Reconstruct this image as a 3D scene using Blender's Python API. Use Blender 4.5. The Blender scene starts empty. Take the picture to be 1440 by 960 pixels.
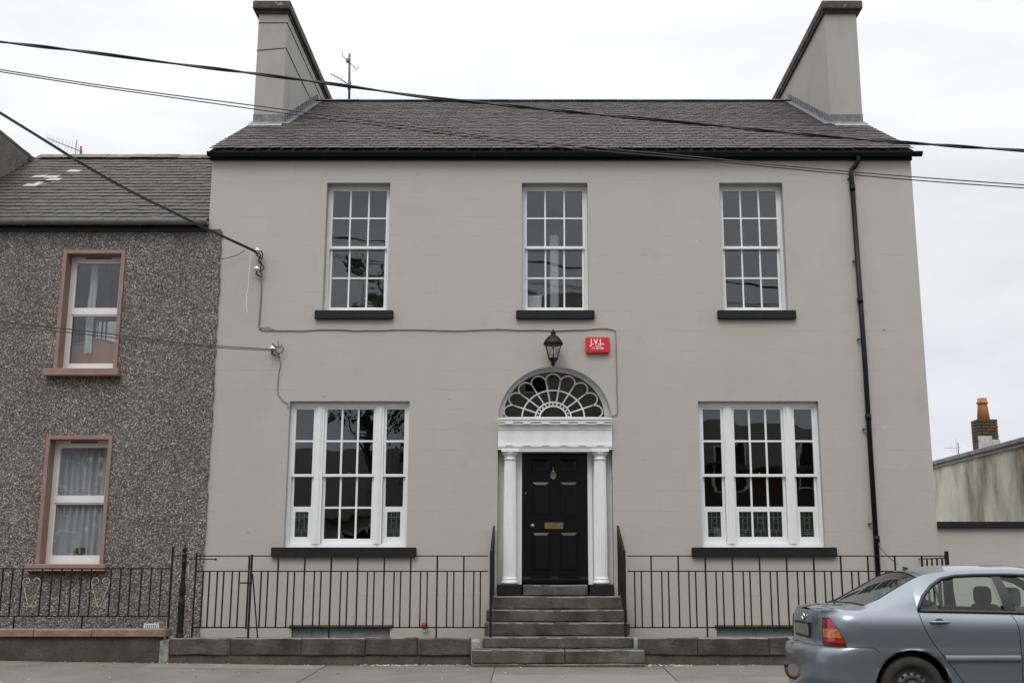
import bpy, bmesh, math, random
from mathutils import Vector, Matrix, noise
from mathutils.geometry import delaunay_2d_cdt
random.seed(7)
rnd = random.uniform
S = bpy.context.scene
COL = S.collection
# ------------------------------------------------------------------ camera
F, CX, D, ZE = 1550.0, 750.0, 16.5, 1.45
TH = math.atan(317 / F)
cam = bpy.data.cameras.new('camera')
cam.sensor_width = 36; cam.lens = F * 36 / 1440; cam.shift_x = -(CX - 720) / 1440
cam.clip_end = 2000; cam.clip_start = .1
camo = bpy.data.objects.new('camera', cam); COL.objects.link(camo)
camo.location = (0, -D, ZE); camo.rotation_euler = (math.pi / 2 + TH, 0, 0)
S.camera = camo

def at(px, py, Y=0.0):
    "point of the plane y=Y that the photograph shows at pixel (px,py) of 1440x960"
    u = (px - CX) / F; v = (480 - py) / F
    yd = math.cos(TH) - v * math.sin(TH); zd = math.sin(TH) + v * math.cos(TH)
    t = (Y + D) / yd
    return Vector((u * t, Y, ZE + zd * t))
# ------------------------------------------------------------------ world, sun
SUN_EL, SUN_AZ = math.radians(58), math.radians(200)
W = bpy.data.worlds.new('World'); S.world = W; W.use_nodes = True
wn, wl = W.node_tree.nodes, W.node_tree.links; wn.clear()
wo = wn.new('ShaderNodeOutputWorld'); bg = wn.new('ShaderNodeBackground'); bg.inputs[1].default_value = .1
sky = wn.new('ShaderNodeTexSky'); sky.sky_type = 'NISHITA'; sky.sun_disc = False
sky.sun_elevation = SUN_EL; sky.sun_rotation = SUN_AZ
tc = wn.new('ShaderNodeTexCoord'); sx = wn.new('ShaderNodeSeparateXYZ'); wl.new(tc.outputs['Generated'], sx.inputs[0])
rg = wn.new('ShaderNodeValToRGB'); wl.new(sx.outputs[2], rg.inputs[0])       # overcast: brighter towards the zenith
cr = rg.color_ramp; cr.elements[0].position = 0; cr.elements[0].color = (.34, .355, .385, 1)
cr.elements[1].position = 1; cr.elements[1].color = (1.32, 1.31, 1.29, 1)
e = cr.elements.new(.16); e.color = (.385, .395, .42, 1)
e = cr.elements.new(.27); e.color = (.43, .435, .45, 1)
e = cr.elements.new(.45); e.color = (.495, .498, .508, 1)
nz = wn.new('ShaderNodeTexNoise'); nz.inputs['Scale'].default_value = 3.2; nz.inputs['Detail'].default_value = 6; nz.inputs['Roughness'].default_value = .55
mp = wn.new('ShaderNodeMapping'); mp.inputs['Scale'].default_value = (1, 1, 3.2); mp.inputs['Location'].default_value = (.4, .2, 0)
wl.new(tc.outputs['Generated'], mp.inputs[0]); wl.new(mp.outputs[0], nz.inputs['Vector'])
mr = wn.new('ShaderNodeMapRange'); mr.inputs[1].default_value = .3; mr.inputs[2].default_value = .7
mr.inputs[3].default_value = 18.3; mr.inputs[4].default_value = 24.0; wl.new(nz.outputs[0], mr.inputs[0])
vm = wn.new('ShaderNodeVectorMath'); vm.operation = 'SCALE'; wl.new(rg.outputs[0], vm.inputs[0]); wl.new(mr.outputs[0], vm.inputs['Scale'])
mx = wn.new('ShaderNodeMixRGB'); mx.inputs[0].default_value = .94
wl.new(sky.outputs[0], mx.inputs[1]); wl.new(vm.outputs[0], mx.inputs[2]); wl.new(mx.outputs[0], bg.inputs[0]); wl.new(bg.outputs[0], wo.inputs[0])
sun = bpy.data.lights.new('sun', 'SUN'); sun.energy = 1.15; sun.angle = math.radians(25); sun.color = (1, .97, .93)
so = bpy.data.objects.new('sun', sun); COL.objects.link(so)
so.rotation_euler = (math.radians(38), 0, math.radians(-20)); so.location = (0, -10, 20)
S.view_settings.view_transform = 'Standard'; S.view_settings.look = 'None'
S.view_settings.exposure = 0; S.view_settings.gamma = 1
S.cycles.max_bounces = 6; S.cycles.transparent_max_bounces = 12
S.cycles.use_denoising = True
# ------------------------------------------------------------------ materials
def _n(nt, t, **k):
    n = nt.nodes.new(t)
    for a, b in k.items(): setattr(n, a, b)
    return n
def ramp(nt, src, stops):
    r = _n(nt, 'ShaderNodeValToRGB'); nt.links.new(src, r.inputs[0])
    while len(r.color_ramp.elements) > 2: r.color_ramp.elements.remove(r.color_ramp.elements[-1])
    for i, (p, c) in enumerate(stops):
        el = r.color_ramp.elements[i] if i < 2 else r.color_ramp.elements.new(p)
        el.position = p; el.color = (*c, 1) if not isinstance(c, (int, float)) else (c, c, c, 1)
    return r.outputs[0]
def mulc(c, f): return tuple(x * f for x in c)
def M(name, c, rough=.6, var=.12, scale=4, fine=0, bump=0, bscale=60, metal=0, coat=0, spec=.5, isl=0, streak=0, dirt=None):
    """principled: two noise scales of colour variation, noise bump; isl = variation per piece;
       dirt = (colour, scale, lo, hi) blotches of their own"""
    m = bpy.data.materials.new(name); m.use_nodes = True; nt = m.node_tree; L = nt.links
    b = nt.nodes['Principled BSDF']; b.inputs['Roughness'].default_value = rough; b.inputs['Metallic'].default_value = metal
    b.inputs['Specular IOR Level'].default_value = spec
    if coat: b.inputs['Coat Weight'].default_value = coat; b.inputs['Coat Roughness'].default_value = .05
    g = _n(nt, 'ShaderNodeNewGeometry'); pos = g.outputs['Position']
    mp = _n(nt, 'ShaderNodeMapping'); L.new(pos, mp.inputs[0])
    if streak: mp.inputs['Scale'].default_value = (1, 1, streak)
    n1 = _n(nt, 'ShaderNodeTexNoise'); n1.inputs['Scale'].default_value = scale; n1.inputs['Detail'].default_value = 8; n1.inputs['Roughness'].default_value = .6
    L.new(mp.outputs[0], n1.inputs['Vector'])
    col = ramp(nt, n1.outputs[0], [(.3, mulc(c, 1 - var)), (.7, mulc(c, 1 + var))])
    if fine:
        n2 = _n(nt, 'ShaderNodeTexNoise'); n2.inputs['Scale'].default_value = bscale; n2.inputs['Detail'].default_value = 4; L.new(pos, n2.inputs['Vector'])
        v = ramp(nt, n2.outputs[0], [(.3, 1 - fine), (.7, 1 + fine)])
        x = _n(nt, 'ShaderNodeMixRGB', blend_type='MULTIPLY'); x.inputs[0].default_value = 1; L.new(col, x.inputs[1]); L.new(v, x.inputs[2]); col = x.outputs[0]
    if isl:
        oi = _n(nt, 'ShaderNodeObjectInfo'); ad = _n(nt, 'ShaderNodeMath', operation='ADD'); fr = _n(nt, 'ShaderNodeMath', operation='FRACT')
        L.new(oi.outputs['Random'], ad.inputs[0]); L.new(g.outputs['Random Per Island'], ad.inputs[1]); L.new(ad.outputs[0], fr.inputs[0])
        v = ramp(nt, fr.outputs[0], [(0, 1 - isl), (1, 1 + isl)])
        x = _n(nt, 'ShaderNodeMixRGB', blend_type='MULTIPLY'); x.inputs[0].default_value = 1; L.new(col, x.inputs[1]); L.new(v, x.inputs[2]); col = x.outputs[0]
    if dirt:
        dc, ds, lo, hi = dirt
        n3 = _n(nt, 'ShaderNodeTexNoise'); n3.inputs['Scale'].default_value = ds; n3.inputs['Detail'].default_value = 9; n3.inputs['Roughness'].default_value = .65
        L.new(mp.outputs[0], n3.inputs['Vector'])
        v = ramp(nt, n3.outputs[0], [(lo, 0.), (hi, 1.)])
        x = _n(nt, 'ShaderNodeMixRGB'); L.new(v, x.inputs[0]); L.new(col, x.inputs[1]); x.inputs[2].default_value = (*dc, 1); col = x.outputs[0]
    L.new(col, b.inputs['Base Color'])
    if bump:
        n4 = _n(nt, 'ShaderNodeTexNoise'); n4.inputs['Scale'].default_value = bscale; n4.inputs['Detail'].default_value = 6; L.new(pos, n4.inputs['Vector'])
        bp = _n(nt, 'ShaderNodeBump'); bp.inputs['Strength'].default_value = bump; bp.inputs['Distance'].default_value = .02
        L.new(n4.outputs[0], bp.inputs['Height']); L.new(bp.outputs[0], b.inputs['Normal'])
    m['bsdf'] = 1
    return m
def math_(nt, op, a, b_=None):
    n = _n(nt, 'ShaderNodeMath', operation=op)
    for i, v in enumerate((a, b_)):
        if v is None: continue
        if isinstance(v, (int, float)): n.inputs[i].default_value = v
        else: nt.links.new(v, n.inputs[i])
    return n.outputs[0]
def render_wall():
    "grey masonry paint on lime render, faintly ruled in courses"
    m = M('grey_masonry_paint', (.402, .381, .347), .75, .04, 1.1, .03, 0, 90, dirt=((.33, .31, .278), 1.4, .58, .9))
    nt = m.node_tree; L = nt.links; b = nt.nodes['Principled BSDF']
    base = b.inputs['Base Color'].links[0].from_socket
    g = _n(nt, 'ShaderNodeNewGeometry'); s = _n(nt, 'ShaderNodeSeparateXYZ'); L.new(g.outputs['Position'], s.inputs[0])
    wob = _n(nt, 'ShaderNodeTexNoise'); wob.inputs['Scale'].default_value = 1.5; L.new(g.outputs['Position'], wob.inputs['Vector'])
    z = math_(nt, 'ADD', s.outputs[2], math_(nt, 'MULTIPLY', wob.outputs[0], .03))
    fr = math_(nt, 'FRACT', math_(nt, 'DIVIDE', z, .303))
    d = math_(nt, 'ABSOLUTE', math_(nt, 'SUBTRACT', fr, .5))
    ln = math_(nt, 'LESS_THAN', d, .016)
    row = math_(nt, 'FLOOR', math_(nt, 'DIVIDE', math_(nt, 'ADD', z, .1515), .303))
    off = math_(nt, 'MULTIPLY', math_(nt, 'MODULO', row, 2.), .5)
    fx = math_(nt, 'FRACT', math_(nt, 'ADD', math_(nt, 'DIVIDE', s.outputs[0], .75), off))
    lx = math_(nt, 'LESS_THAN', math_(nt, 'ABSOLUTE', math_(nt, 'SUBTRACT', fx, .5)), .006)
    both = math_(nt, 'MAXIMUM', ln, math_(nt, 'MULTIPLY', lx, .6))
    mk = _n(nt, 'ShaderNodeTexNoise'); mk.inputs['Scale'].default_value = 1.1; mk.inputs['Detail'].default_value = 5; L.new(g.outputs['Position'], mk.inputs['Vector'])
    mask = ramp(nt, mk.outputs[0], [(.46, 0.), (.62, 1.)])
    f = math_(nt, 'MULTIPLY', both, mask)
    x = _n(nt, 'ShaderNodeMixRGB', blend_type='MULTIPLY'); L.new(math_(nt, 'MULTIPLY', f, .14), x.inputs[0]); L.new(base, x.inputs[1]); x.inputs[2].default_value = (0, 0, 0, 1)
    # brushed, slightly lumpy trowelled surface
    mp = _n(nt, 'ShaderNodeMapping'); mp.inputs['Scale'].default_value = (2.2, 2.2, 12); L.new(g.outputs['Position'], mp.inputs[0])
    n5 = _n(nt, 'ShaderNodeTexNoise'); n5.inputs['Scale'].default_value = 1.6; n5.inputs['Detail'].default_value = 8; n5.inputs['Roughness'].default_value = .62; L.new(mp.outputs[0], n5.inputs['Vector'])
    y = _n(nt, 'ShaderNodeMixRGB', blend_type='MULTIPLY'); y.inputs[0].default_value = 1; L.new(x.outputs[0], y.inputs[1]); L.new(ramp(nt, n5.outputs[0], [(.25, .975), (.75, 1.025)]), y.inputs[2])
    # chips in the paint
    vo = _n(nt, 'ShaderNodeTexVoronoi'); vo.inputs['Scale'].default_value = 1.3; L.new(g.outputs['Position'], vo.inputs['Vector'])
    chip = math_(nt, 'LESS_THAN', vo.outputs['Distance'], .032)
    cc = _n(nt, 'ShaderNodeMixRGB'); L.new(vo.outputs['Color'], cc.inputs[0]); cc.inputs[1].default_value = (.62, .61, .58, 1); cc.inputs[2].default_value = (.08, .075, .07, 1)
    w = _n(nt, 'ShaderNodeMixRGB'); L.new(math_(nt, 'MULTIPLY', chip, .6), w.inputs[0]); L.new(y.outputs[0], w.inputs[1]); L.new(cc.outputs[0], w.inputs[2])
    L.new(w.outputs[0], b.inputs['Base Color'])
    h = math_(nt, 'SUBTRACT', math_(nt, 'MULTIPLY', n5.outputs[0], .5), math_(nt, 'MULTIPLY', f, .5))
    bp = _n(nt, 'ShaderNodeBump'); bp.inputs['Strength'].default_value = .22; bp.inputs['Distance'].default_value = .02
    L.new(h, bp.inputs['Height']); L.new(bp.outputs[0], b.inputs['Normal'])
    return m
def pebble():
    m = M('pebbledash', (.2, .2, .2), .85)
    nt = m.node_tree; L = nt.links; b = nt.nodes['Principled BSDF']
    g = _n(nt, 'ShaderNodeNewGeometry')
    v = _n(nt, 'ShaderNodeTexVoronoi'); v.inputs['Scale'].default_value = 66; L.new(g.outputs['Position'], v.inputs['Vector'])
    sp = _n(nt, 'ShaderNodeSeparateColor'); L.new(v.outputs['Color'], sp.inputs[0])
    c = ramp(nt, sp.outputs[0], [(0, (.040, .034, .031)), (.35, (.088, .077, .069)), (.62, (.142, .126, .114)), (.86, (.225, .205, .187)), (.985, (.42, .395, .365))])
    n = _n(nt, 'ShaderNodeTexNoise'); n.inputs['Scale'].default_value = 1.1; n.inputs['Detail'].default_value = 8; L.new(g.outputs['Position'], n.inputs['Vector'])
    x = _n(nt, 'ShaderNodeMixRGB', blend_type='MULTIPLY'); x.inputs[0].default_value = 1; L.new(c, x.inputs[1]); L.new(ramp(nt, n.outputs[0], [(.3, (.90, .93, .95)), (.7, (1.25, 1.22, 1.19))]), x.inputs[2])
    # soot and damp under the gutter: a stain on the render
    s = _n(nt, 'ShaderNodeSeparateXYZ'); L.new(g.outputs['Position'], s.inputs[0])
    mp = _n(nt, 'ShaderNodeMapping'); mp.inputs['Scale'].default_value = (3, 3, .5); L.new(g.outputs['Position'], mp.inputs[0])
    n2 = _n(nt, 'ShaderNodeTexNoise'); n2.inputs['Scale'].default_value = 1.2; n2.inputs['Detail'].default_value = 6; L.new(mp.outputs[0], n2.inputs['Vector'])
    edge = math_(nt, 'ADD', s.outputs[2], math_(nt, 'MULTIPLY', n2.outputs[0], -.9))
    st = _n(nt, 'ShaderNodeMapRange'); L.new(edge, st.inputs[0]); st.inputs[1].default_value = 5.75; st.inputs[2].default_value = 6.25; st.inputs[3].default_value = 0; st.inputs[4].default_value = .7
    y = _n(nt, 'ShaderNodeMixRGB'); L.new(st.outputs[0], y.inputs[0]); L.new(x.outputs[0], y.inputs[1]); y.inputs[2].default_value = (.035, .034, .032, 1)
    L.new(y.outputs[0], b.inputs['Base Color'])
    bp = _n(nt, 'ShaderNodeBump'); bp.inputs['Strength'].default_value = .9; bp.inputs['Distance'].default_value = .012; bp.invert = True
    L.new(v.outputs['Distance'], bp.inputs['Height']); L.new(bp.outputs[0], b.inputs['Normal'])
    return m
def glass(name, tint=(1, 1, 1), wav=.003, ior=1.74):
    m = bpy.data.materials.new(name); m.use_nodes = True; nt = m.node_tree; L = nt.links; nt.nodes.clear()
    o = _n(nt, 'ShaderNodeOutputMaterial'); t = _n(nt, 'ShaderNodeBsdfTransparent'); t.inputs[0].default_value = (*tint, 1)
    gl = _n(nt, 'ShaderNodeBsdfGlossy'); gl.inputs['Roughness'].default_value = .01
    mxs = _n(nt, 'ShaderNodeMixShader')
    g = _n(nt, 'ShaderNodeNewGeometry'); n = _n(nt, 'ShaderNodeTexNoise'); n.inputs['Scale'].default_value = 2.2; n.inputs['Detail'].default_value = 1
    L.new(g.outputs['Position'], n.inputs['Vector'])
    bp = _n(nt, 'ShaderNodeBump'); bp.inputs['Strength'].default_value = 1; bp.inputs['Distance'].default_value = wav
    L.new(n.outputs[0], bp.inputs['Height']); L.new(bp.outputs[0], gl.inputs['Normal'])
    dt = _n(nt, 'ShaderNodeVectorMath', operation='DOT_PRODUCT'); L.new(g.outputs['Incoming'], dt.inputs[0]); L.new(g.outputs['Normal'], dt.inputs[1])
    f0 = ((ior - 1) / (ior + 1)) ** 2                                  # Schlick, the same from either side of the sheet
    fz_ = math_(nt, 'ADD', f0, math_(nt, 'MULTIPLY', 1 - f0, math_(nt, 'POWER', math_(nt, 'SUBTRACT', 1., math_(nt, 'ABSOLUTE', dt.outputs['Value'])), 5.)))
    L.new(fz_, mxs.inputs[0]); L.new(t.outputs[0], mxs.inputs[1]); L.new(gl.outputs[0], mxs.inputs[2]); L.new(mxs.outputs[0], o.inputs[0])
    return m
WALL = render_wall(); PEB = pebble()
GLASS = glass('window_glass', (.9, .92, .92)); CARGLASS = glass('car_glass', (.84, .9, .87), .0005, 1.5); REARGLASS = glass('car_rear_glass', (.42, .47, .44), .0005, 1.45)
WHITE = M('white_gloss_paint', (.74, .75, .76), .35, .04, 6, 0, .05, 30)
WHITEO = M('white_paint_old', (.68, .69, .70), .45, .06, 5, .03, .08, 30, dirt=((.5, .5, .49), 9, .62, .9))
UPVC = M('white_upvc', (.72, .7, .69), .3, .02, 3)
SILL = M('charcoal_sill_paint', (.013, .0135, .015), .6, .25, 8, .1, .15, 40, spec=.22)
BLACKP = M('black_gloss_door_paint', (.0045, .0045, .005), .2, .2, 3, 0, .02, 14, spec=.35)
IRON = M('black_iron_paint', (.006, .0055, .0055), .5, .35, 12, .2, .3, 60, spec=.3, dirt=((.03, .014, .009), 7, .64, .8))
GUTB = M('black_gutter', (.005, .007, .008), .45, .2, 5, spec=.22)
GUTG = M('dark_grey_gutter', (.12, .126, .13), .5, .25, 5, .1)
SLATE = M('roof_slate', (.050, .045, .045), .7, .3, 9, .25, .5, 55, isl=.4, dirt=((.024, .022, .019), 4, .56, .72))
SLATE2 = M('old_roof_slate', (.029, .026, .0245), .64, .3, 7, .25, .5, 50, isl=.4, dirt=((.018, .017, .014), 2.2, .5, .75))
SLATEP = M('pale_patch_slate', (.34, .32, .31), .6, .1, 9, .1, .1, 50)
LEAD = M('grey_lead', (.13, .135, .145), .6, .4, 8, .2, .3, 40, dirt=((.28, .29, .30), 12, .6, .75))
CHIM = M('chimney_render', (.33, .325, .30), .85, .14, 1.6, .05, .15, 60, streak=.35, dirt=((.24, .235, .215), 1.6, .5, .8))
CAPM = M('weathered_chimney_cap', (.062, .055, .046), .9, .6, 5, .3, .6, 30, dirt=((.26, .24, .20), 6, .62, .70))
RIDGE = M('dark_ridge_tile', (.045, .045, .045), .6, .3, 8, .1, .2, 40, isl=.2)
RIDGE2 = M('pale_mortar_ridge', (.13, .12, .10), .85, .4, 5, .2, .4, 40, isl=.3)
TERRA = M('terracotta_masonry_paint', (.255, .168, .138), .75, .1, 5, .05, .2, 60, dirt=((.17, .11, .09), 6, .6, .85))
COPE = M('terracotta_coping_paint', (.25, .155, .115), .8, .2, 5, .1, .4, 50, dirt=((.12, .1, .075), 4, .5, .75))
STONE = M('dark_limestone', (.072, .060, .049), .85, .5, 2.5, .2, .35, 30, isl=.10, dirt=((.026, .026, .018), 2.3, .42, .64))
STEP = M('worn_limestone_step', (.088, .081, .072), .8, .5, 2.2, .14, .35, 30, isl=.15, dirt=((.030, .029, .020), 2.6, .43, .66))
STEPW = M('worn_step_edge', (.20, .175, .155), .8, .3, 9, .2, .4, 50, dirt=((.15, .14, .12), 11, .5, .7))
BASE = M('mossy_render_base', (.085, .075, .052), .9, .4, 3, .25, .4, 40, dirt=((.05, .052, .03), 2.6, .5, .75))
DARKR = M('dark_damp_render', (.060, .057, .048), .9, .5, 2.4, .25, .4, 40, dirt=((.03, .032, .025), 1.8, .48, .7))
PALER = M('pale_worn_render', (.27, .28, .26), .9, .5, 6, .3, .4, 40, dirt=((.1, .1, .09), 6, .5, .7))
PAVE = M('concrete_pavement', (.160, .146, .129), .85, .16, 1.3, .12, .35, 70, isl=.05, dirt=((.115, .104, .09), 1.5, .48, .75), streak=1)
PAVE2 = M('paler_pavement_patch', (.185, .17, .15), .85, .12, 2, .12, .35, 70, isl=.05, dirt=((.13, .118, .10), 3, .5, .8))
JOINT = M('pavement_joint_dirt', (.105, .095, .08), .9, .4, 5, .2)
KERB = M('granite_kerb', (.24, .235, .22), .8, .2, 8, .2, .3, 60, isl=.1)
ROAD = M('asphalt', (.055, .054, .052), .85, .2, 2, .3, .5, 90)
GRIT = M('pale_grit', (.38, .36, .32), .9, .6, 20, .4, 0, 50, isl=.5)
BRASS = M('worn_brass', (.27, .21, .11), .38, .25, 20, 0, .1, 80, metal=.9)
RED = M('red_alarm_plastic', (.60, .018, .03), .35, .06, 6)
LETTER = M('white_lettering', (.85, .8, .8), .5, .05, 5)
WIRE = M('black_cable', (.012, .012, .013), .55, .2, 4)
WIREG = M('grey_cable', (.045, .043, .042), .6, .2, 4)
WIREP = M('painted_cable', (.21, .195, .175), .7, .12, 9, .1)
CORD = M('white_cord', (.7, .7, .68), .7, .1)
PORC = M('white_porcelain', (.75, .74, .72), .25, .1)
RUST = M('rusty_iron', (.09, .045, .026), .85, .4, 14, .3, .5, 60)
GALV = M('galvanised_tube', (.10, .105, .11), .6, .2, 10, metal=.2)
REDT = M('red_mast_paint', (.25, .05, .045), .6, .2)
STAIN = M('stained_lime_render', (.58, .55, .48), .9, .2, 1.5, .15, .3, 40, streak=.36, dirt=((.17, .13, .08), .7, .42, .62))
COPG = M('grey_stone_coping', (.24, .235, .23), .85, .3, 4, .2, .4, 40)
BRICK = M('red_brown_brick', (.14, .062, .038), .88, .35, 6, .25, .5, 60, isl=.35, dirt=((.055, .055, .03), 2.2, .42, .65))
BRICKO = M('street_red_brick', (.13, .07, .055), .88, .2, 4, .2)
MORT = M('lime_mortar', (.2, .18, .15), .9, .2, 9, .2)
POT = M('orange_clay_pot', (.40, .15, .055), .75, .2, 5, .1, .1, 30)
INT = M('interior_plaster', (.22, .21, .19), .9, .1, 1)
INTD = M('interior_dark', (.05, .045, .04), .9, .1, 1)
FLOORM = M('interior_floorboards', (.09, .06, .04), .7, .2, 3)
OPPW = M('opposite_pale_render', (.32, .30, .27), .9, .1, 1)
LEAF = M('leaves', (.045, .075, .022), .6, .35, 2, .2, isl=.5)
BARK = M('bark', (.06, .05, .04), .9, .3, 6, .2, .5, 30)
STG = M('green_stained_glass', (.022, .038, .033), .2, .35, 9)
CAME = M('pale_glazing_lead', (.10, .12, .115), .5, .1)
GBLK = M('grille_grey_glass', (.20, .23, .24), .4, .15, 5, .05, .1, 30)
LACE = None
def lace():
    m = bpy.data.materials.new('lace_net'); m.use_nodes = True; nt = m.node_tree; L = nt.links
    b = nt.nodes['Principled BSDF']; b.inputs['Roughness'].default_value = .9; b.inputs['Base Color'].default_value = (.93, .94, .97, 1)
    g = _n(nt, 'ShaderNodeNewGeometry'); mp = _n(nt, 'ShaderNodeMapping'); mp.inputs['Scale'].default_value = (6.5, .01, 4.6); L.new(g.outputs['Position'], mp.inputs[0])
    v = _n(nt, 'ShaderNodeTexVoronoi'); v.inputs['Scale'].default_value = 1; v.inputs['Randomness'].default_value = .5; L.new(mp.outputs[0], v.inputs['Vector'])
    n = _n(nt, 'ShaderNodeTexNoise'); n.inputs['Scale'].default_value = 30; n.inputs['Detail'].default_value = 3; L.new(g.outputs['Position'], n.inputs['Vector'])
    d = math_(nt, 'ADD', v.outputs['Distance'], math_(nt, 'MULTIPLY', n.outputs[0], .35))
    a = ramp(nt, d, [(.30, 1.), (.42, .52)])
    L.new(a, b.inputs['Alpha']); return m
LACE = lace()
def plain(name, c, rough=.5, metal=0, coat=0, emit=0):
    m = M(name, c, rough, .05, 5, metal=metal, coat=coat); return m
PAINT = M('silver_blue_car_paint', (.160, .190, .222), .34, .03, 2, 0, 0, 30, metal=.55, coat=.9)
TRIM = M('black_car_trim', (.012, .012, .013), .45, .1)
TYRE = M('tyre_rubber', (.022, .021, .02), .8, .3, 20, .2)
RIM = M('steel_wheel', (.12, .125, .13), .45, .3, 20, .1, metal=.5)
HUB = M('dark_wheel_centre', (.03, .022, .018), .6, .4, 20)
SEAT = M('grey_seat_cloth', (.06, .065, .065), .95, .2, 20, .1)
TLR = M('red_lamp_lens', (.27, .004, .008), .12, .45, 22, coat=1)
TLA = M('amber_lamp_lens', (.42, .13, .03), .15, .6, 40, coat=1)
CHROME = plain('chrome', (.75, .76, .78), .15, 1)
PLATE = M('grimy_number_plate', (.17, .17, .15), .4, .3, 14, .2)
WOODH = M('honey_wood', (.30, .13, .045), .45, .25, 6, .1, streak=.2)
# ------------------------------------------------------------------ mesh helpers
class MB:
    def __init__(s): s.v = []; s.f = []; s.sm = []
    def add(s, vs, fs, smooth=False):
        o = len(s.v); s.v += [tuple(v) for v in vs]; s.f += [tuple(i + o for i in f) for f in fs]; s.sm += [smooth] * len(fs); return s
    def box(s, x0, x1, y0, y1, z0, z1, mat=None):
        vs = [Vector((x, y, z)) for x in (x0, x1) for y in (y0, y1) for z in (z0, z1)]
        if mat is not None: vs = [mat @ v for v in vs]
        return s.add(vs, [(0, 1, 3, 2), (4, 6, 7, 5), (0, 4, 5, 1), (2, 3, 7, 6), (0, 2, 6, 4), (1, 5, 7, 3)])
    def bbox(s, x0, x1, y0, y1, z0, z1, b=.01):
        "bevelled box (chamfered along every edge)"
        bm = bmesh.new(); bmesh.ops.create_cube(bm, size=1)
        for v in bm.verts: v.co = Vector(((x0 + x1) / 2 + v.co.x * (x1 - x0), (y0 + y1) / 2 + v.co.y * (y1 - y0), (z0 + z1) / 2 + v.co.z * (z1 - z0)))
        bmesh.ops.bevel(bm, geom=bm.edges[:], offset=b, segments=1, affect='EDGES', profile=.5)
        bm.verts.index_update(); s.add([v.co for v in bm.verts], [[v.index for v in f.verts] for f in bm.faces]); bm.free(); return s
    def prism(s, poly, axis, a0, a1):
        "poly = 2D points; extruded along axis 'x','y' or 'z'"
        def P(p, a): return {'x': (a, p[0], p[1]), 'y': (p[0], a, p[1]), 'z': (p[0], p[1], a)}[axis]
        n = len(poly); return s.add([P(p, a0) for p in poly] + [P(p, a1) for p in poly],
            [tuple(range(n))[::-1], tuple(range(n, 2 * n))] + [(i, (i + 1) % n, (i + 1) % n + n, i + n) for i in range(n)])
    def tube(s, pts, r, n=8, caps=True):
        pts = [Vector(p) for p in pts]; rs = r if isinstance(r, (list, tuple)) else [r] * len(pts)
        vs = []; fs = []; up = None
        for i, p in enumerate(pts):
            d = (pts[min(i + 1, len(pts) - 1)] - pts[max(i - 1, 0)]).normalized()
            if up is None: up = Vector((0, 0, 1)) if abs(d.z) < .9 else Vector((0, 1, 0))
            a = d.cross(up).normalized(); b = a.cross(d).normalized(); up = b
            for k in range(n):
                t = 2 * math.pi * k / n; vs.append(p + (a * math.cos(t) + b * math.sin(t)) * rs[i])
        for i in range(len(pts) - 1):
            for k in range(n): fs.append((i * n + k, i * n + (k + 1) % n, (i + 1) * n + (k + 1) % n, (i + 1) * n + k))
        if caps: fs.append(tuple(range(n))[::-1]); fs.append(tuple(range((len(pts) - 1) * n, len(pts) * n)))
        return s.add(vs, fs, n > 4)
    def lathe(s, prof, c=(0, 0, 0), n=16, axis='z', close=False, caps=True):
        "prof = (radius, height) list"
        vs = []; fs = []
        for r, h in prof:
            for k in range(n):
                t = 2 * math.pi * k / n; a, b = r * math.cos(t), r * math.sin(t)
                p = (a, b, h) if axis == 'z' else (a, h, b)
                vs.append((p[0] + c[0], p[1] + c[1], p[2] + c[2]))
        m = len(prof)
        for i in range(m - 1 + (1 if close else 0)):
            j = (i + 1) % m
            for k in range(n): fs.append((i * n + k, i * n + (k + 1) % n, j * n + (k + 1) % n, j * n + k))
        if not close and caps:
            if prof[0][0] > 1e-4: fs.append(tuple(range(n))[::-1])
            if prof[-1][0] > 1e-4: fs.append(tuple(range((m - 1) * n, m * n)))
        return s.add(vs, fs, True)
    def grid(s, rows, smooth=True, flip=False):
        n = len(rows[0]); fs = []
        for i in range(len(rows) - 1):
            for k in range(n - 1):
                q = (i * n + k, i * n + k + 1, (i + 1) * n + k + 1, (i + 1) * n + k)
                fs.append(q[::-1] if flip else q)
        return s.add([p for r in rows for p in r], fs, smooth)
    def sheet(s, outline, holes, fn, extra=(), smooth=False):
        "constrained triangulation of a 2D outline with holes, mapped through fn(a,b)"
        pts = []; edges = []
        for lp in [outline] + list(holes):
            o = len(pts); pts += [Vector(p) for p in lp]; edges += [(o + i, o + (i + 1) % len(lp)) for i in range(len(lp))]
        def inside(p, lp):
            c = False; j = len(lp) - 1
            for i in range(len(lp)):
                if (lp[i][1] > p[1]) != (lp[j][1] > p[1]) and p[0] < (lp[j][0] - lp[i][0]) * (p[1] - lp[i][1]) / (lp[j][1] - lp[i][1]) + lp[i][0]: c = not c
                j = i
            return c
        for p in extra:
            if inside(p, outline) and not any(inside(p, h) for h in holes): pts.append(Vector(p))
        v, e_, f, *_ = delaunay_2d_cdt(pts, edges, [], 0, 1e-5)
        fs = []
        for t in f:
            c = sum((v[i] for i in t), Vector((0, 0))) / len(t)
            if inside(c, outline) and not any(inside(c, h) for h in holes): fs.append(tuple(t))
        return s.add([fn(p[0], p[1]) for p in v], fs, smooth)
    def slab(s, outline, holes, y0, y1):
        "upright wall slab in the xz plane with openings and their reveals"
        s.sheet(outline, holes, lambda a, b: (a, y0, b)); s.sheet(outline, holes, lambda a, b: (a, y1, b))
        for lp in [outline] + list(holes):
            n = len(lp); s.add([(p[0], y0, p[1]) for p in lp] + [(p[0], y1, p[1]) for p in lp], [(i, (i + 1) % n, (i + 1) % n + n, i + n) for i in range(n)])
        return s
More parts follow.
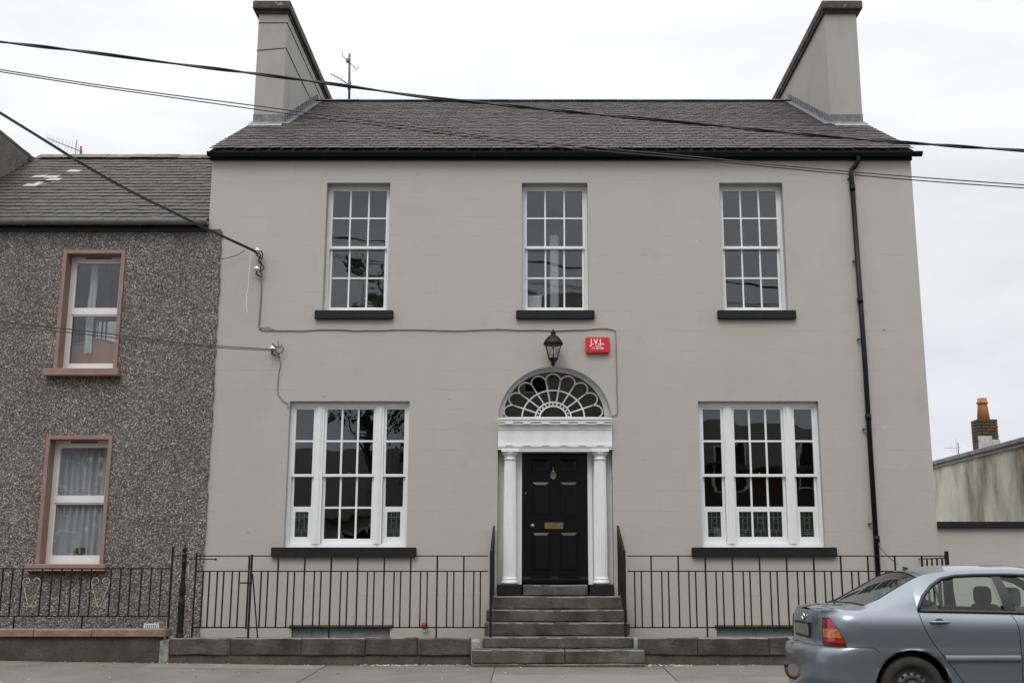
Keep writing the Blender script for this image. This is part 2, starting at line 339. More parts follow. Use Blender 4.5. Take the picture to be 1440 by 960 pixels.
    def mesh(s, name, mat=None, fix=False):
        me = bpy.data.meshes.new(name); me.from_pydata(s.v, [], s.f)
        if any(s.sm): me.polygons.foreach_set('use_smooth', s.sm)
        if fix:
            bm = bmesh.new(); bm.from_mesh(me); bmesh.ops.remove_doubles(bm, verts=bm.verts[:], dist=1e-5); bmesh.ops.recalc_face_normals(bm, faces=bm.faces[:]); bm.to_mesh(me); bm.free()
        if mat: me.materials.append(mat)
        me.update(); return me
def tag(o, label=None, cat=None, group=None, kind=None):
    if label: o['label'] = label
    if cat: o['category'] = cat
    if group: o['group'] = group
    if kind: o['kind'] = kind
    return o
def thing(name, loc, label, cat, group=None):
    o = bpy.data.objects.new(name, None); COL.objects.link(o); o.location = loc; o.empty_display_size = .2
    return tag(o, label, cat, group)
def origin(p):
    v = Vector((0, 0, 0))
    while p is not None: v += Vector(p.location); p = p.parent
    return v
def part(name, mb, mat, parent=None, label=None, kind=None, fix=True):
    "a mesh whose coordinates were given in world space"
    me = mb.mesh(name, mat, fix); o = bpy.data.objects.new(name, me); COL.objects.link(o)
    if parent is not None: o.parent = parent; me.transform(Matrix.Translation(-origin(parent)))
    if label: o['label'] = label
    if kind: o['kind'] = kind
    return o
def piece(name, me, loc, parent, rot=None, scale=None, mat=None):
    "an object on a shared mesh; loc in world space"
    o = bpy.data.objects.new(name, me); COL.objects.link(o)
    if parent is not None: o.parent = parent
    o.location = Vector(loc) - (origin(parent) if parent is not None else Vector((0, 0, 0)))
    if rot: o.rotation_euler = rot
    if scale: o.scale = scale
    if mat: o.material_slots[0].link = 'OBJECT'; o.material_slots[0].material = mat
    return o
def whole(name, mb, mat, label, cat, group=None, base=None, kind=None):
    "a thing that is one mesh; origin at its base"
    me = mb.mesh(name, mat, True); o = bpy.data.objects.new(name, me); COL.objects.link(o)
    if base is not None: me.transform(Matrix.Translation(-Vector(base))); o.location = base
    return tag(o, label, cat, group, kind)
def smooth_pts(pts, k=6):
    out = []
    P = [Vector(p) for p in pts]
    for i in range(len(P) - 1):
        a, b, c, d = P[max(i - 1, 0)], P[i], P[i + 1], P[min(i + 2, len(P) - 1)]
        for j in range(k):
            t = j / k; out.append(.5 * ((2 * b) + (c - a) * t + (2 * a - 5 * b + 4 * c - d) * t * t + (3 * b - a - 3 * c + d) * t ** 3))
    return out + [P[-1]]
def rect(x0, x1, z0, z1): return [(x0, z0), (x1, z0), (x1, z1), (x0, z1)]
# ------------------------------------------------------------------ GROUND
def gz(x, y):
    if y > -1.25: return .17 if x > -4.9 else .17
    base = .172 + max(0, min(1, (-x - 3) / 5)) * .07
    k = min(1, (-1.25 - y) / 2.45)
    return base * (1 - k) + .115 * k
mb = MB(); mb.grid([[(x, y, -.03 if abs(y) > 16.9 else 0) for x in (-400, -60, -20, 0, 20, 60, 400)] for y in (-400, -60, -17, -12, -7, -3.84)], False, True)
tag(part('road', mb, ROAD), kind='structure')
mb = MB(); mb.grid([[(x, y, -.035) for x in (-400, -60, 0, 60, 400)] for y in (-3.8, 20, 60, 400)], False, True)
tag(part('ground', mb, M('rough_ground', (.09, .085, .06), .95, .3, 1, .2)), kind='structure')
# pavement: a joint-coloured bed with concrete bays laid on it
pav = bpy.data.objects.new('pavement', None); COL.objects.link(pav); pav['kind'] = 'structure'
mb = MB(); ys = [-3.66, -3.2, -2.6, -2.0, -1.5, -1.2, -.9]
mb.grid([[(x, y, gz(x, y) - .012) for x in [i * .5 for i in range(-40, 41)]] for y in ys], False, True)
part('bed', mb, JOINT, pav)
def bay(x0, x1, y0, y1, mat=PAVE, dz=0.):
    mb = MB(); nx = max(2, int((x1 - x0) / .25)); ny = max(2, int((y1 - y0) / .25)); g = .007
    X = [x0 + g + (x1 - x0 - 2 * g) * i / nx for i in range(nx + 1)]; Y = [y0 + g + (y1 - y0 - 2 * g) * j / ny for j in range(ny + 1)]
    top = [[(x, y, gz(x, y) + dz + .006 * noise.noise(Vector((x * 1.3, y * 1.3, 3)))) for x in X] for y in Y]
    rim = [[(x, y0 + g, gz(x, y0) - .03) for x in X]] + top + [[(x, y1 - g, gz(x, y1) - .03) for x in X]]
    mb.grid(rim, False); part('slab', mb, mat, pav)
xs = [-20, -14.9, -9.6, -2.75, -.5, 1.7, 6.9, 12.2, 20]
for a, b in zip(xs, xs[1:]):
    if a == -.5:
        bay(a, b, -2.3, -1.25, PAVE); bay(a, b, -3.66, -2.3, PAVE2, .003)
    elif a == -9.6:
        bay(a, b, -3.66, -1.75, PAVE); bay(a, -5.1, -1.75, -1.25, PAVE); bay(-5.1, b, -1.75, -1.25, PAVE2, .002)
    else: bay(a, b, -3.66, -1.25, PAVE)
kerb_me = MB().bbox(0, .895, 0, .16, -.12, .115, .012).mesh('kerb_stone', KERB, True)
kb = bpy.data.objects.new('kerb', None); COL.objects.link(kb); kb['kind'] = 'structure'; kb.location = (0, -3.82, 0)
for i in range(-14, 16): piece('kerb_stone', kerb_me, (i * .9, -3.82, 0), kb)
mb = MB(); mb.box(-60, 60, -18.6, -13.2, -.3, .11); tag(part('footpath', mb, PAVE), kind='structure')
# grit, paper scraps and small weeds along the foot of the steps and walls
mb = MB()
for k in range(420):
    if k < 150: x, y = rnd(-2.3, -.85), rnd(-1.36, -1.26)
    elif k < 270: x, y = rnd(1.45, 2.1), rnd(-1.42, -1.26)
    elif k < 340: x, y = rnd(-8, 5), rnd(-1.33, -1.26)
    else: x, y = rnd(-8, 5), rnd(-3.2, -1.3)
    r = rnd(.004, .013); z = gz(x, y) + .004
    if k < 270: r *= 1.25
    m = Matrix.Translation((x, y, z)) @ Matrix.Rotation(rnd(0, 6), 4, 'Z') @ Matrix.Rotation(rnd(-.4, .4), 4, 'X')
    mb.box(-r, r, -r * rnd(.4, 1), r, -.002, rnd(.002, .008), m)
part('grit', mb, GRIT, fix=False); tag(bpy.data.objects['grit'], 'pale grit and scraps scattered along the wall foot and beside the bottom step', 'litter', kind='stuff')
WEED = M('small_weeds', (.06, .085, .03), .8, .3, 9)
mb = MB()
for cx_, cy_ in [(-2.4, -1.27), (-.95, -1.27), (1.62, -1.28), (2.0, -1.27), (-6.2, -1.28), (-4.86, -1.28), (3.1, -1.27), (-3.4, -1.27)]:
    for k in range(16):
        a = rnd(0, 6.28); l = rnd(.02, .055); w = .003; x, y = cx_ + rnd(-.05, .05), cy_ - rnd(0, .02); z = gz(x, y)
        mb.add([(x - w, y, z), (x + w, y, z), (x + math.cos(a) * l * .5, y + math.sin(a) * l * .3, z + l)], [(0, 1, 2)])
part('weeds', mb, WEED, fix=False); tag(bpy.data.objects['weeds'], 'tiny green weeds sprouting at the foot of the low walls', 'weeds', kind='stuff')
GUM = M('trodden_gum', (.27, .255, .235), .9, .3, 20)
mb = MB()
for k in range(46):
    x, y = rnd(-8, 5), rnd(-3.6, -1.4); q = rnd(.008, .02); z = gz(x, y) + .0075
    mb.add([(x + q * math.cos(a), y + q * math.sin(a) * .9, z) for a in [j * math.pi / 4 for j in range(8)]], [tuple(range(8))])
part('gum_spots', mb, GUM, fix=False); tag(bpy.data.objects['gum_spots'], 'flattened gum spots dotted over the pavement', 'gum', kind='stuff')
# ------------------------------------------------------------------ windows
def bars(mb, x0, x1, z0, z1, w, y0, y1, wt=None, wb=None):
    "a rectangular frame of four butted members"
    wt = w if wt is None else wt; wb = w if wb is None else wb
    mb.box(x0, x0 + w, y0, y1, z0, z1); mb.box(x1 - w, x1, y0, y1, z0, z1)
    mb.box(x0 + w, x1 - w, y0, y1, z0, z0 + wb); mb.box(x0 + w, x1 - w, y0, y1, z1 - wt, z1)
def sash(win, x0, x1, z0, z1, cols, rows, y, top=.045, bot=.045, st=.04, bar=.024, panes=True, name='sash', gm=None, small_bottom=False):
    "one glazed sash: frame and glazing bars in one mesh, each pane its own; rows = relative heights from the top"
    mb = MB(); bars(mb, x0, x1, z0, z1, st, y, y + .042, top, bot)
    gx0, gx1, gz0, gz1 = x0 + st, x1 - st, z0 + bot, z1 - top
    pw = (gx1 - gx0 - (cols - 1) * bar) / cols; H = gz1 - gz0 - (len(rows) - 1) * bar; tot = sum(rows)
    xs = [gx0 + i * (pw + bar) for i in range(cols)]
    for i in range(1, cols): mb.box(xs[i] - bar, xs[i], y + .006, y + .034, gz0, gz1)
    z = gz1
    for r, h in enumerate(rows):
        hh = H * h / tot; za, zb = z - hh, z
        for i, x in enumerate(xs):
            a, b, c, d = x, x + pw, za, zb
            if small_bottom and r == len(rows) - 1:
                q = .045; ql = q * .75 if i == 0 else .0; qr = q * .75 if i == cols - 1 else .0
                mb.box(a + .001, b - .001, y + .003, y + .037, d - q, d - .001); mb.box(a + .001, b - .001, y + .003, y + .037, c, c + q * .6)
                if ql: mb.box(a + .001, a + ql, y + .003, y + .037, c + q * .6, d - q)
                if qr: mb.box(b - qr, b - .001, y + .003, y + .037, c + q * .6, d - q)
                a, b, c, d = a + ql, b - qr, c + q * .6, d - q
                stained(win, a, b, c, d, y + .02)
            g = MB().box(a - .003, b + .003, y + .018, y + .022, c - .003, d + .003)
            part('pane', g, gm or GLASS, win)
        if r < len(rows) - 1: mb.box(gx0, gx1, y + .005, y + .035, za - bar, za)
        z = za - bar
    part(name, mb, WHITE, win)
def stained(win, a, b, c, d, y):
    mb = MB().box(a, b, y + .006, y + .009, c, d); part('stained_glass', mb, STG, win)
    mb = MB(); w, h = b - a, d - c; t = .003
    y0, y1 = y - .004, y + .0055
    for f in (.22, .72, .80): mb.box(a, b, y0, y1, d - h * f - t, d - h * f + t)
    for f, z0, z1 in ((.3, .0, .72), (.7, .0, .72), (.5, .72, 1.)): mb.box(a + w * f - t, a + w * f + t, y0 + .0005, y1 + .0005, d - h * z1, d - h * z0)
    cx_, cz_ = (a + b) / 2, d - h * .36
    P = [Vector((cx_ + math.cos(k * math.pi / 6) * w * .16, y, cz_ + math.sin(k * math.pi / 6) * w * .2)) for k in range(13)]
    mb.tube(P, .003, 4, False); part('glazing_lead', mb, CAME, win)
def sill(win, x0, x1, z0, z1, y0, y1, mat=SILL):
    part('sill', MB().bbox(x0, x1, y0, y1, z0, z1, .008), mat, win)
HLAB = 'wide two-storey Georgian house painted warm grey, with white sash windows and a fanlit black door'
house = thing('georgian_house', (.45, 0, .17), HLAB, 'house')
def upper_window(x0, x1):
    z0, z1 = 5.305, 7.373; w = bpy.data.objects.new('sash_window', None); COL.objects.link(w); w.parent = house
    y = .16; mb = MB(); bars(mb, x0 + .002, x1 - .002, z0 + .002, z1 - .002, .045, y - .012, y + .13, .05, .035)
    part('frame', mb, WHITEO, w)
    zm = 6.365
    sash(w, x0 + .045, x1 - .045, zm - .022, z1 - .05, 3, (1, 1.02), y + .008, .03, .042, .03, .024)
    sash(w, x0 + .05, x1 - .05, z0 + .037, zm + .02, 3, (1, 1.02), y + .055, .04, .065, .036, .024)
    part('sash_catch', MB().lathe([(.012, zm), (.012, zm + .02), (.02, zm + .025), (.02, zm + .035), (0, zm + .045)], ((x0 + x1) / 2, y + .03, 0), 8), BRASS, w)
    sill(w, (x0 + x1) / 2 - .6, (x0 + x1) / 2 + .6, 5.168, 5.303, -.065, .2)
def lower_window(x0, x1, mid_small):
    z0, z1 = 1.737, 3.905; w = bpy.data.objects.new('tripartite_window', None); COL.objects.link(w); w.parent = house
    y = .11; mb = MB(); bars(mb, x0 + .002, x1 - .002, z0 + .002, z1 - .002, .045, y - .01, y + .13, .075, .05)
    side = .345; mw = .125
    ma, mbx = x0 + .045 + side, x1 - .045 - side
    for a in (ma, mbx - mw):
        mb.box(a, a + mw, y - .018, y + .12, z0 + .052, z1 - .077)
        mb.box(a + .035, a + mw - .035, y - .032, y - .0182, z0 + .052, z1 - .077)
        mb.box(a + .052, a + mw - .052, y - .040, y - .0322, z0 + .052, z1 - .077)
    part('frame', mb, WHITE, w)
    zm = 2.80
    for a, b in ((x0 + .045, ma), (mbx, x1 - .045)):
        sash(w, a + .002, b - .002, zm - .02, z1 - .077, 1, (1, 1.02), y + .006, .03, .04, .036, .03)
        sash(w, a + .004, b - .004, z0 + .052, zm + .02, 1, (1, 1.0), y + .052, .04, .075, .036, .03, small_bottom=True)
    sash(w, ma + mw + .002, mbx - mw - .002, zm - .02, z1 - .077, 3, (1, 1.02), y + .006, .03, .04, .036, .028)
    sash(w, ma + mw + .004, mbx - mw - .004, z0 + .052, zm + .02, 3, (1, 1.0), y + .052, .04, .075, .036, .028, small_bottom=mid_small)
    part('sash_catch', MB().lathe([(.012, zm), (.012, zm + .02), (.02, zm + .025), (.02, zm + .035), (0, zm + .045)], ((x0 + x1) / 2, y + .03, 0), 8), BRASS, w)
    sill(w, (x0 + x1) / 2 - 1.07, (x0 + x1) / 2 + 1.055, 1.597, 1.735, -.07, .14)
UW = [(-3.246, -2.25), (-.178, .852), (2.925, 3.92)]
LW = [(-3.68, -1.87), (2.487, 4.305)]
ACX, ARX, ARZ, ASP = .325, .857, .818, 3.62
def arch_poly(rx, rz, n=28, zb=None):
    p = [(ACX + rx * math.cos(math.pi * k / n), ASP + rz * math.sin(math.pi * k / n)) for k in range(n + 1)]
    if zb is not None: p = [(ACX + rx, zb)] + p + [(ACX - rx, zb)]
    return p
XL, XR, ZW = -5.07, 5.965, 7.79
BW = [(-3.51, -2.08), (2.66, 4.1)]          # basement lights
holes = [rect(a, b, 5.305, 7.373) for a, b in UW] + [rect(a, b, 1.737, 3.905) for a, b in LW] + [arch_poly(ARX, ARZ, 28, 1.045)] + [rect(a, b, .1, .585) for a, b in BW]
mb = MB().slab([(XL, 0), (XR, 0), (XR, ZW), (XL, ZW)], holes, 0, .36); part('front_wall', mb, WALL, house)
YR, ZR, SL = 5.1, 10.98, .59        # ridge
YB = 10.2
for xa, xb in ((XL, XL + .3), (XR - .3, XR)):
    pr = MB().prism([(.362, 0), (YB, 0), (YB, ZW), (YR, ZR - .12), (.362, ZW + .1)], 'x', xa, xb); part('gable_wall', pr, CHIM if xa > 0 else WALL, house)
part('rear_wall', MB().box(XL + .302, XR - .302, YB - .3, YB - .002, 0, ZW), WALL, house)
# rooms behind the glass
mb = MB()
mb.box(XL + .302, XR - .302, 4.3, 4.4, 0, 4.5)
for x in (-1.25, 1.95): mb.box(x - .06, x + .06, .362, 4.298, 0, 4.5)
part('inner_walls', mb, INTD, house)  # near-black colour stands in for the dimness of the ground-floor rooms
mb = MB().box(XL + .302, XR - .302, 3.3, 3.4, 4.62, 7.7)
for x in (-1.25, 1.95): mb.box(x - .06, x + .06, .362, 3.298, 4.62, 7.7)
part('inner_walls', mb, M('lightened_bedroom_plaster', (.62, .63, .62), .9, .05, 1), house)  # colour paled to stand in for skylight in the upstairs rooms
mb = MB()
for z in (1.0, 4.55, 7.72): mb.box(XL + .304, XR - .304, .364, 4.296, z, z + .06)
part('floors', mb, FLOORM, house)
for a, b in UW: upper_window(a, b)
for i, (a, b) in enumerate(LW): lower_window(a, b, i == 1)
# folded shutters inside the upper windows
for a, b in UW:
    for x, s_ in ((a - .1, 1), (b + .1, -1)):
        part('window_shutter', MB().box(min(x, x + s_ * .13), max(x, x + s_ * .13), .37, .40, 5.25, 7.4), WHITEO, house)
# things seen through the centre upstairs window
tag(part('white_box', MB().bbox(-.12, .13, .43, .6, 4.61, 5.66, .01), WHITE), 'white upright box standing inside the middle upstairs window, at its lower left', 'box')
bpy.data.objects['white_box'].name = 'storage_box'
whole('timber_post', MB().bbox(.27, .41, .75, .85, 4.612, 6.75, .01), WHITEO, 'pale upright post standing inside the middle upstairs window', 'post')
# basement lights: glass blocks behind a dark lintel
for a, b in BW:
    bw = bpy.data.objects.new('basement_window', None); COL.objects.link(bw); bw.parent = house
    part('lintel', MB().bbox(a - .03, b + .03, -.03, .05, .587, .63, .006), RUST, bw)
    n = 5; w = (b - a) / n
    gme = MB().bbox(-w / 2 + .008, w / 2 - .008, 0, .05, 0, .22, .008).mesh('glass_block', GBLK, True)
    for r in range(2):
        for i in range(n): piece('glass_block', gme, (a + w * (i + .5), .05, .13 + r * .232), bw)
    mb = MB().box(a + .001, b - .001, .06, .09, .1, .584); part('mortar', mb, PALER, bw)
# ------------------------------------------------------------------ door and doorcase
case = bpy.data.objects.new('doorcase', None); COL.objects.link(case); case.parent = house
door = bpy.data.objects.new('front_door', None); COL.objects.link(door); door.parent = house
DX0, DX1, DZ0, DZ1, DY = -.172, .815, 1.215, 3.19, .22
dc = (DX0 + DX1) / 2
mb = MB().box(DX0, DX1, DY, DY + .05, DZ0, DZ1); part('leaf', mb, BLACKP, door)
for sx_ in (-1, 1):
    for (z0, z1) in ((1.36, 1.99), (2.17, 2.74), (2.84, 3.08)):
        cxp = dc + sx_ * .21; w = .16
        mb = MB()
        o = [(cxp - w, z0), (cxp + w, z0), (cxp + w, z1), (cxp - w, z1)]
        q = .022; mb.slab(o, [[(cxp - w + q, z0 + q), (cxp + w - q, z0 + q), (cxp + w - q, z1 - q), (cxp - w + q, z1 - q)]], DY - .016, DY - .0005)
        i1, i2 = .03, .075
        A = [(cxp - w + i1, z0 + i1), (cxp + w - i1, z0 + i1), (cxp + w - i1, z1 - i1), (cxp - w + i1, z1 - i1)]
        B = [(cxp - w + i2, z0 + i2), (cxp + w - i2, z0 + i2), (cxp + w - i2, z1 - i2), (cxp - w + i2, z1 - i2)]
        mb.add([(p[0], DY - .0008, p[1]) for p in A] + [(p[0], DY - .02, p[1]) for p in B], [(0, 1, 5, 4), (1, 2, 6, 5), (2, 3, 7, 6), (3, 0, 4, 7), (4, 5, 6, 7)])
        part('panel', mb, BLACKP, door, fix=False)
part('weatherboard', MB().prism([(DY - .06, DZ0 + .03), (DY - .06, DZ0 + .06), (DY - .001, DZ0 + .1), (DY - .001, DZ0 + .03)], 'x', DX0 + .01, DX1 - .01), BLACKP, door)
kp = at(749, 739, .14)
part('knob', MB().lathe([(.0, -.075), (.022, -.072), (.036, -.055), (.036, -.04), (.02, -.025), (.014, -.0), (.03, .0), (.03, .008)], (kp.x, DY - .01, kp.z), 16, 'y'), BRASS, door)
lp = (at(766, 734, .2).x, at(792, 743, .2).x, at(766, 743, .2).z, at(766, 734, .2).z)
mb = MB(); bars(mb, *lp, .012, DY - .012, DY - .0005); mb.box(lp[0] + .013, lp[1] - .013, DY - .008, DY - .0006, lp[2] + .013, lp[3] - .013); part('letterbox', mb, BRASS, door)
kn = at(778, 668, .2)
mb = MB().lathe([(0, -.03), (.02, -.026), (.022, -.012), (.016, 0)], (kn.x, DY, kn.z + .055), 12, 'y')
mb.tube([(kn.x + math.sin(t) * .04 * (1.15 - abs(t - math.pi) * .12), DY - .03, kn.z + .0 + math.cos(t) * .052) for t in [k * 2 * math.pi / 18 for k in range(19)]], .009, 6)
mb.lathe([(0, -.035), (.02, -.03), (.024, -.012), (.012, 0)], (kn.x, DY - .012, kn.z - .05), 12, 'y'); mb.box(kn.x - .008, kn.x + .008, DY - .02, DY, kn.z + .06, kn.z + .12); mb.box(kn.x - .03, kn.x + .03, DY - .018, DY - .01, kn.z - .045, kn.z + .03)
part('knocker', mb, BRASS, door)
part('spy_hole', MB().lathe([(0, -.012), (.012, -.01), (.015, 0)], (at(739, 693, .2).x, DY, at(739, 693, .2).z), 10, 'y'), BRASS, door)
part('frame', MB().box(DX0 - .07, DX0 - .001, .17, .30, 1.2, 3.2).box(DX1 + .001, DX1 + .07, .17, .30, 1.2, 3.2).box(DX0 - .07, DX1 + .07, .172, .30, 3.201, 3.26), WHITE, case)
for s_ in (-1, 1):       # flat back panels between column and opening side, and grey reveal board
    xa = ACX + s_ * .857; xb = ACX + s_ * .565
    part('pilaster', MB().box(min(xa, xb) + .002, max(xa, xb) - .002, .165, .32, 1.202, 3.15), WHITEO, case)
    xc = ACX + s_ * .672
    R = .102; z0, z1 = 1.205, 3.135; n = 20; mb = MB()
    prof = []                         # fluted shaft with entasis
    zs = [z0 + .10, z0 + .5, z0 + 1.0, z0 + 1.5, z1 - .115]; rr = [.099, .0985, .096, .091, .086]
    rows = []
    for z, r in zip(zs, rr):
        row = []
        for k in range(n * 4 + 1):
            a = 2 * math.pi * k / (n * 4); fl = (0, .55, 1, .55)[k % 4] * .010
            row.append((xc + (r - fl) * math.cos(a), .055 + (r - fl) * math.sin(a), z))
        rows.append(row)
    mb.grid(rows, False); 
    mb.lathe([(.118, z0), (.128, z0 + .02), (.128, z0 + .035), (.116, z0 + .052), (.108, z0 + .06), (.114, z0 + .072), (.112, z0 + .088), (.1, z0 + .1005)], (xc, .055, 0), 28)
    mb.lathe([(.088, z1 - .116), (.098, z1 - .108), (.098, z1 - .098), (.088, z1 - .09), (.088, z1 - .06), (.102, z1 - .045), (.118, z1 - .028), (.124, z1 - .02), (.124, z1)], (xc, .055, 0), 28)
    mb.box(xc - .13, xc + .13, -.075, .163, z1 + .0005, z1 + .035)
    part('column', mb, WHITE, case)
    part('plinth', MB().bbox(xc - .175, xc + .165 if s_ > 0 else xc + .175, -.09, .32, 1.045, 1.203, .008), SILL, case)
mb = MB()                             # entablature in steps
xa, xb = ACX - .853, ACX + .853
for (z0, z1, y0) in ((3.171, 3.205, -.05), (3.2055, 3.25, -.065), (3.2505, 3.47, -.05), (3.4705, 3.50, -.065), (3.5005, 3.535, -.075), (3.5355, 3.575, -.105), (3.5755, 3.61, -.125), (3.6105, 3.635, -.14)):
    mb.box(xa if y0 > -.06 else xa, xb, y0, .25, z0, z1)
part('entablature', mb, WHITE, case)
tri = MB()                            # one triglyph with its drops, shared
for k in range(3): tri.box(-.05 + k * .036, -.022 + k * .036, -.006, 0, 0, .218)
for k in range(6): tri.box(-.052 + k * .0178, -.040 + k * .0178, -.008, 0, -.035, -.012)
tme = tri.mesh('triglyph', WHITE, True); mme = MB().bbox(-.06, .06, -.028, 0, 0, .03, .004).mesh('mutule', WHITE, True); gme = MB().bbox(-.055, .055, -.012, 0, 0, .018, .003).mesh('regula', WHITE, True)
for px_ in (716, 741, 767, 793, 818, 844):
    x = at(px_, 600, -.05).x
    piece('triglyph', tme, (x, -.0505, 3.2515), case); piece('mutule', mme, (x, -.1055, 3.539), case); piece('regula', gme, (x, -.0655, 3.225), case)
part('soffit_board', MB().box(DX0 - .07, DX1 + .07, -.045, .168, 3.14, 3.17), WHITEO, case)
# fanlight: radiating petals
FY = .29; fz = 3.662; FR, FZ = .775, .70
def fe(r, a, y=FY): return Vector((ACX - .02 + FR * r * math.cos(a), y, fz + .02 + FZ * r * math.sin(a)))
fan = bpy.data.objects.new('fanlight', None); COL.objects.link(fan); fan.parent = house
o = arch_poly(ARX - .002, ARZ - .002); i_ = [(ACX - .01 + (FR - .0) * math.cos(math.pi * k / 28), ASP + .085 + FZ * math.sin(math.pi * k / 28)) for k in range(29)]
ring = [(p[0], max(p[1], ASP + .016)) for p in o] + [(p[0], p[1]) for p in i_[::-1]]
mb = MB(); n = len(o)
for yy in (.25, .33): mb.grid([[(p[0], yy, max(p[1], 3.636)) for p in o], [(p[0], yy, p[1]) for p in i_]], False)
mb.grid([[(p[0], .25, p[1]) for p in i_], [(p[0], .33, p[1]) for p in i_]], False)
part('arch_frame', mb, WHITEO, fan)
g = MB().prism([(p[0], p[1]) for p in i_], 'y', FY + .012, FY + .016); part('pane', g, GLASS, fan)
part('base_rail', MB().box(ACX - .8, ACX + .8, .252, .33, 3.62, 3.70), WHITEO, fan)
def arc(r, a0=0, a1=math.pi, n=24): return [fe(r, a0 + (a1 - a0) * k / n) for k in range(n + 1)]
mb = MB()
for r, t in ((.27, .0125), (.355, .0115), (.62, .0125)): mb.tube(arc(r), t, 6)
part('ring', mb, WHITE, fan)
bead = MB().lathe([(0, -.015), (.011, -.01), (.014, 0), (.011, .01), (0, .015)], (0, 0, 0), 8)
bme = bead.mesh('bead', WHITE, True)
for k in range(13): piece('bead', bme, fe(.312, math.pi * (k + .5) / 13), fan)
NP = 9
for k in range(NP):
    a0, a1 = math.pi * k / NP, math.pi * (k + 1) / NP; am = (a0 + a1) / 2; mb = MB()
    if k: mb.tube([fe(.355, a0), fe(.84, a0)], .0125, 6)
    c = fe(.845, am); e0, e1 = fe(.845, a0), fe(.845, a1); hw = (e1 - e0) / 2; out = (fe(1.0, am) - c) * .93
    mb.tube([c - hw * math.cos(t) * .985 + out * math.sin(t) for t in [math.pi * j / 12 for j in range(13)]], .0125, 6)
    if k == 0: mb.tube([fe(.62, .03), fe(.85, .025)], .0095, 6)
    if k == NP - 1: mb.tube([fe(.62, math.pi - .03), fe(.85, math.pi - .025)], .0095, 6)
    part('petal', mb, WHITE, fan)
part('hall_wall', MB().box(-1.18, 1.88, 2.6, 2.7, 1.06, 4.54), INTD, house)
# ------------------------------------------------------------------ slated roofs
def slate_roof(parent, X0, X1, ye, ze, yr, zr, w, exp_, mat, nparts, pale=None, seed=1, gap=.014):
    R = random.Random(seed); L_ = math.hypot(yr - ye, zr - ze); n = Vector((0, ye - yr, 0)); d = Vector((0, yr - ye, zr - ze)).normalized(); nn = Vector((0, -d.z, d.y))
    rows = int(L_ / exp_); cnt = 0; stuff = MB(); ang = math.atan2(d.z, d.y)
    th = .009
    mes = []
    for i in range(3):
        ww = w - gap * (.5 + .5 * i); h = exp_ * 1.9; j = .011 * i
        s = MB().add([(-ww / 2, 0, .0), (ww / 2, j, 0), (ww / 2, h, 0), (-ww / 2, h, 0), (-ww / 2, 0, th), (ww / 2, j, th), (ww / 2, h, th * .5), (-ww / 2, h, th * .5)],
            [(0, 3, 2, 1), (4, 5, 6, 7), (0, 1, 5, 4), (1, 2, 6, 5), (2, 3, 7, 6), (3, 0, 4, 7)])
        mes.append((s, s.mesh('slate', mat)))
    for r in range(rows + 1):
        off = (r % 2) * w / 2; k = 0; x = X0 - off + w / 2
        while x - w / 2 < X1 - .01:
            x0c, x1c = max(x - w / 2, X0), min(x + w / 2, X1)
            if x1c - x0c > .05:
                p = Vector(((x0c + x1c) / 2, ye, ze)) + d * (r * exp_ + R.uniform(-.010, .010) - (.03 if R.random() < .012 else 0)) + nn * (.012 + R.uniform(0, .004))
                tilt = -math.asin(min(.2, (th * 1.05) / exp_)); rot = (ang + tilt + R.uniform(-.006, .006), R.uniform(-.006, .006), R.uniform(-.022, .022)); sc = ((x1c - x0c) / w, 1 if r < rows else .5, 1)
                q = R.randrange(3); pm = pale and pale(p)
                if pm == 'hole': pass
                elif cnt < nparts or pm:
                    piece('slate', mes[q][1], p, parent, rot, sc, pm or None); cnt += 1
                else:
                    m = Matrix.Translation(p) @ Matrix.Rotation(rot[2], 4, 'Z') @ Matrix.Rotation(rot[1], 4, 'Y') @ Matrix.Rotation(rot[0], 4, 'X') @ Matrix.Diagonal((*sc, 1))
                    stuff.add([m @ Vector(v) for v in mes[q][0].v], mes[q][0].f)
            x += w
    if stuff.v: part('slates', stuff, mat, parent, kind='stuff', fix=False)
roof = bpy.data.objects.new('roof', None); COL.objects.link(roof); roof.parent = house
ye, ze = -.13, 7.885
slate_roof(roof, XL - .03, XR + .035, ye, ze, YR, ZR, .185, .185, SLATE, 290, None, 3, .010)
mb = MB().prism([(ye + .03, ze - .045), (YR, ZR - .035), (YR, ZR), (ye + .03, ze - .012)], 'x', XL - .02, XR + .02); part('battens', mb, M('roof_felt', (.02, .02, .02), .9), roof)
mb = MB().prism([(YR, ZR - .04), (YB + .2, ZR - .04 - SL * (YB + .2 - YR)), (YB + .2, ZR + .01 - SL * (YB + .2 - YR)), (YR, ZR + .01)], 'x', XL - .02, XR + .02); part('rear_slope', mb, SLATE, roof)
rme = MB().prism([(-.13, -.045), (-.12, -.03), (0, .035), (.12, -.03), (.13, -.045), (0, .015)], 'x', 0, .447).mesh('ridge_tile', RIDGE, True)
x = XL + .53
while x < XR - .55: piece('ridge_tile', rme, (x, YR, ZR + .028 + rnd(-.003, .003)), roof, (rnd(-.01, .01), 0, 0)); x += .45
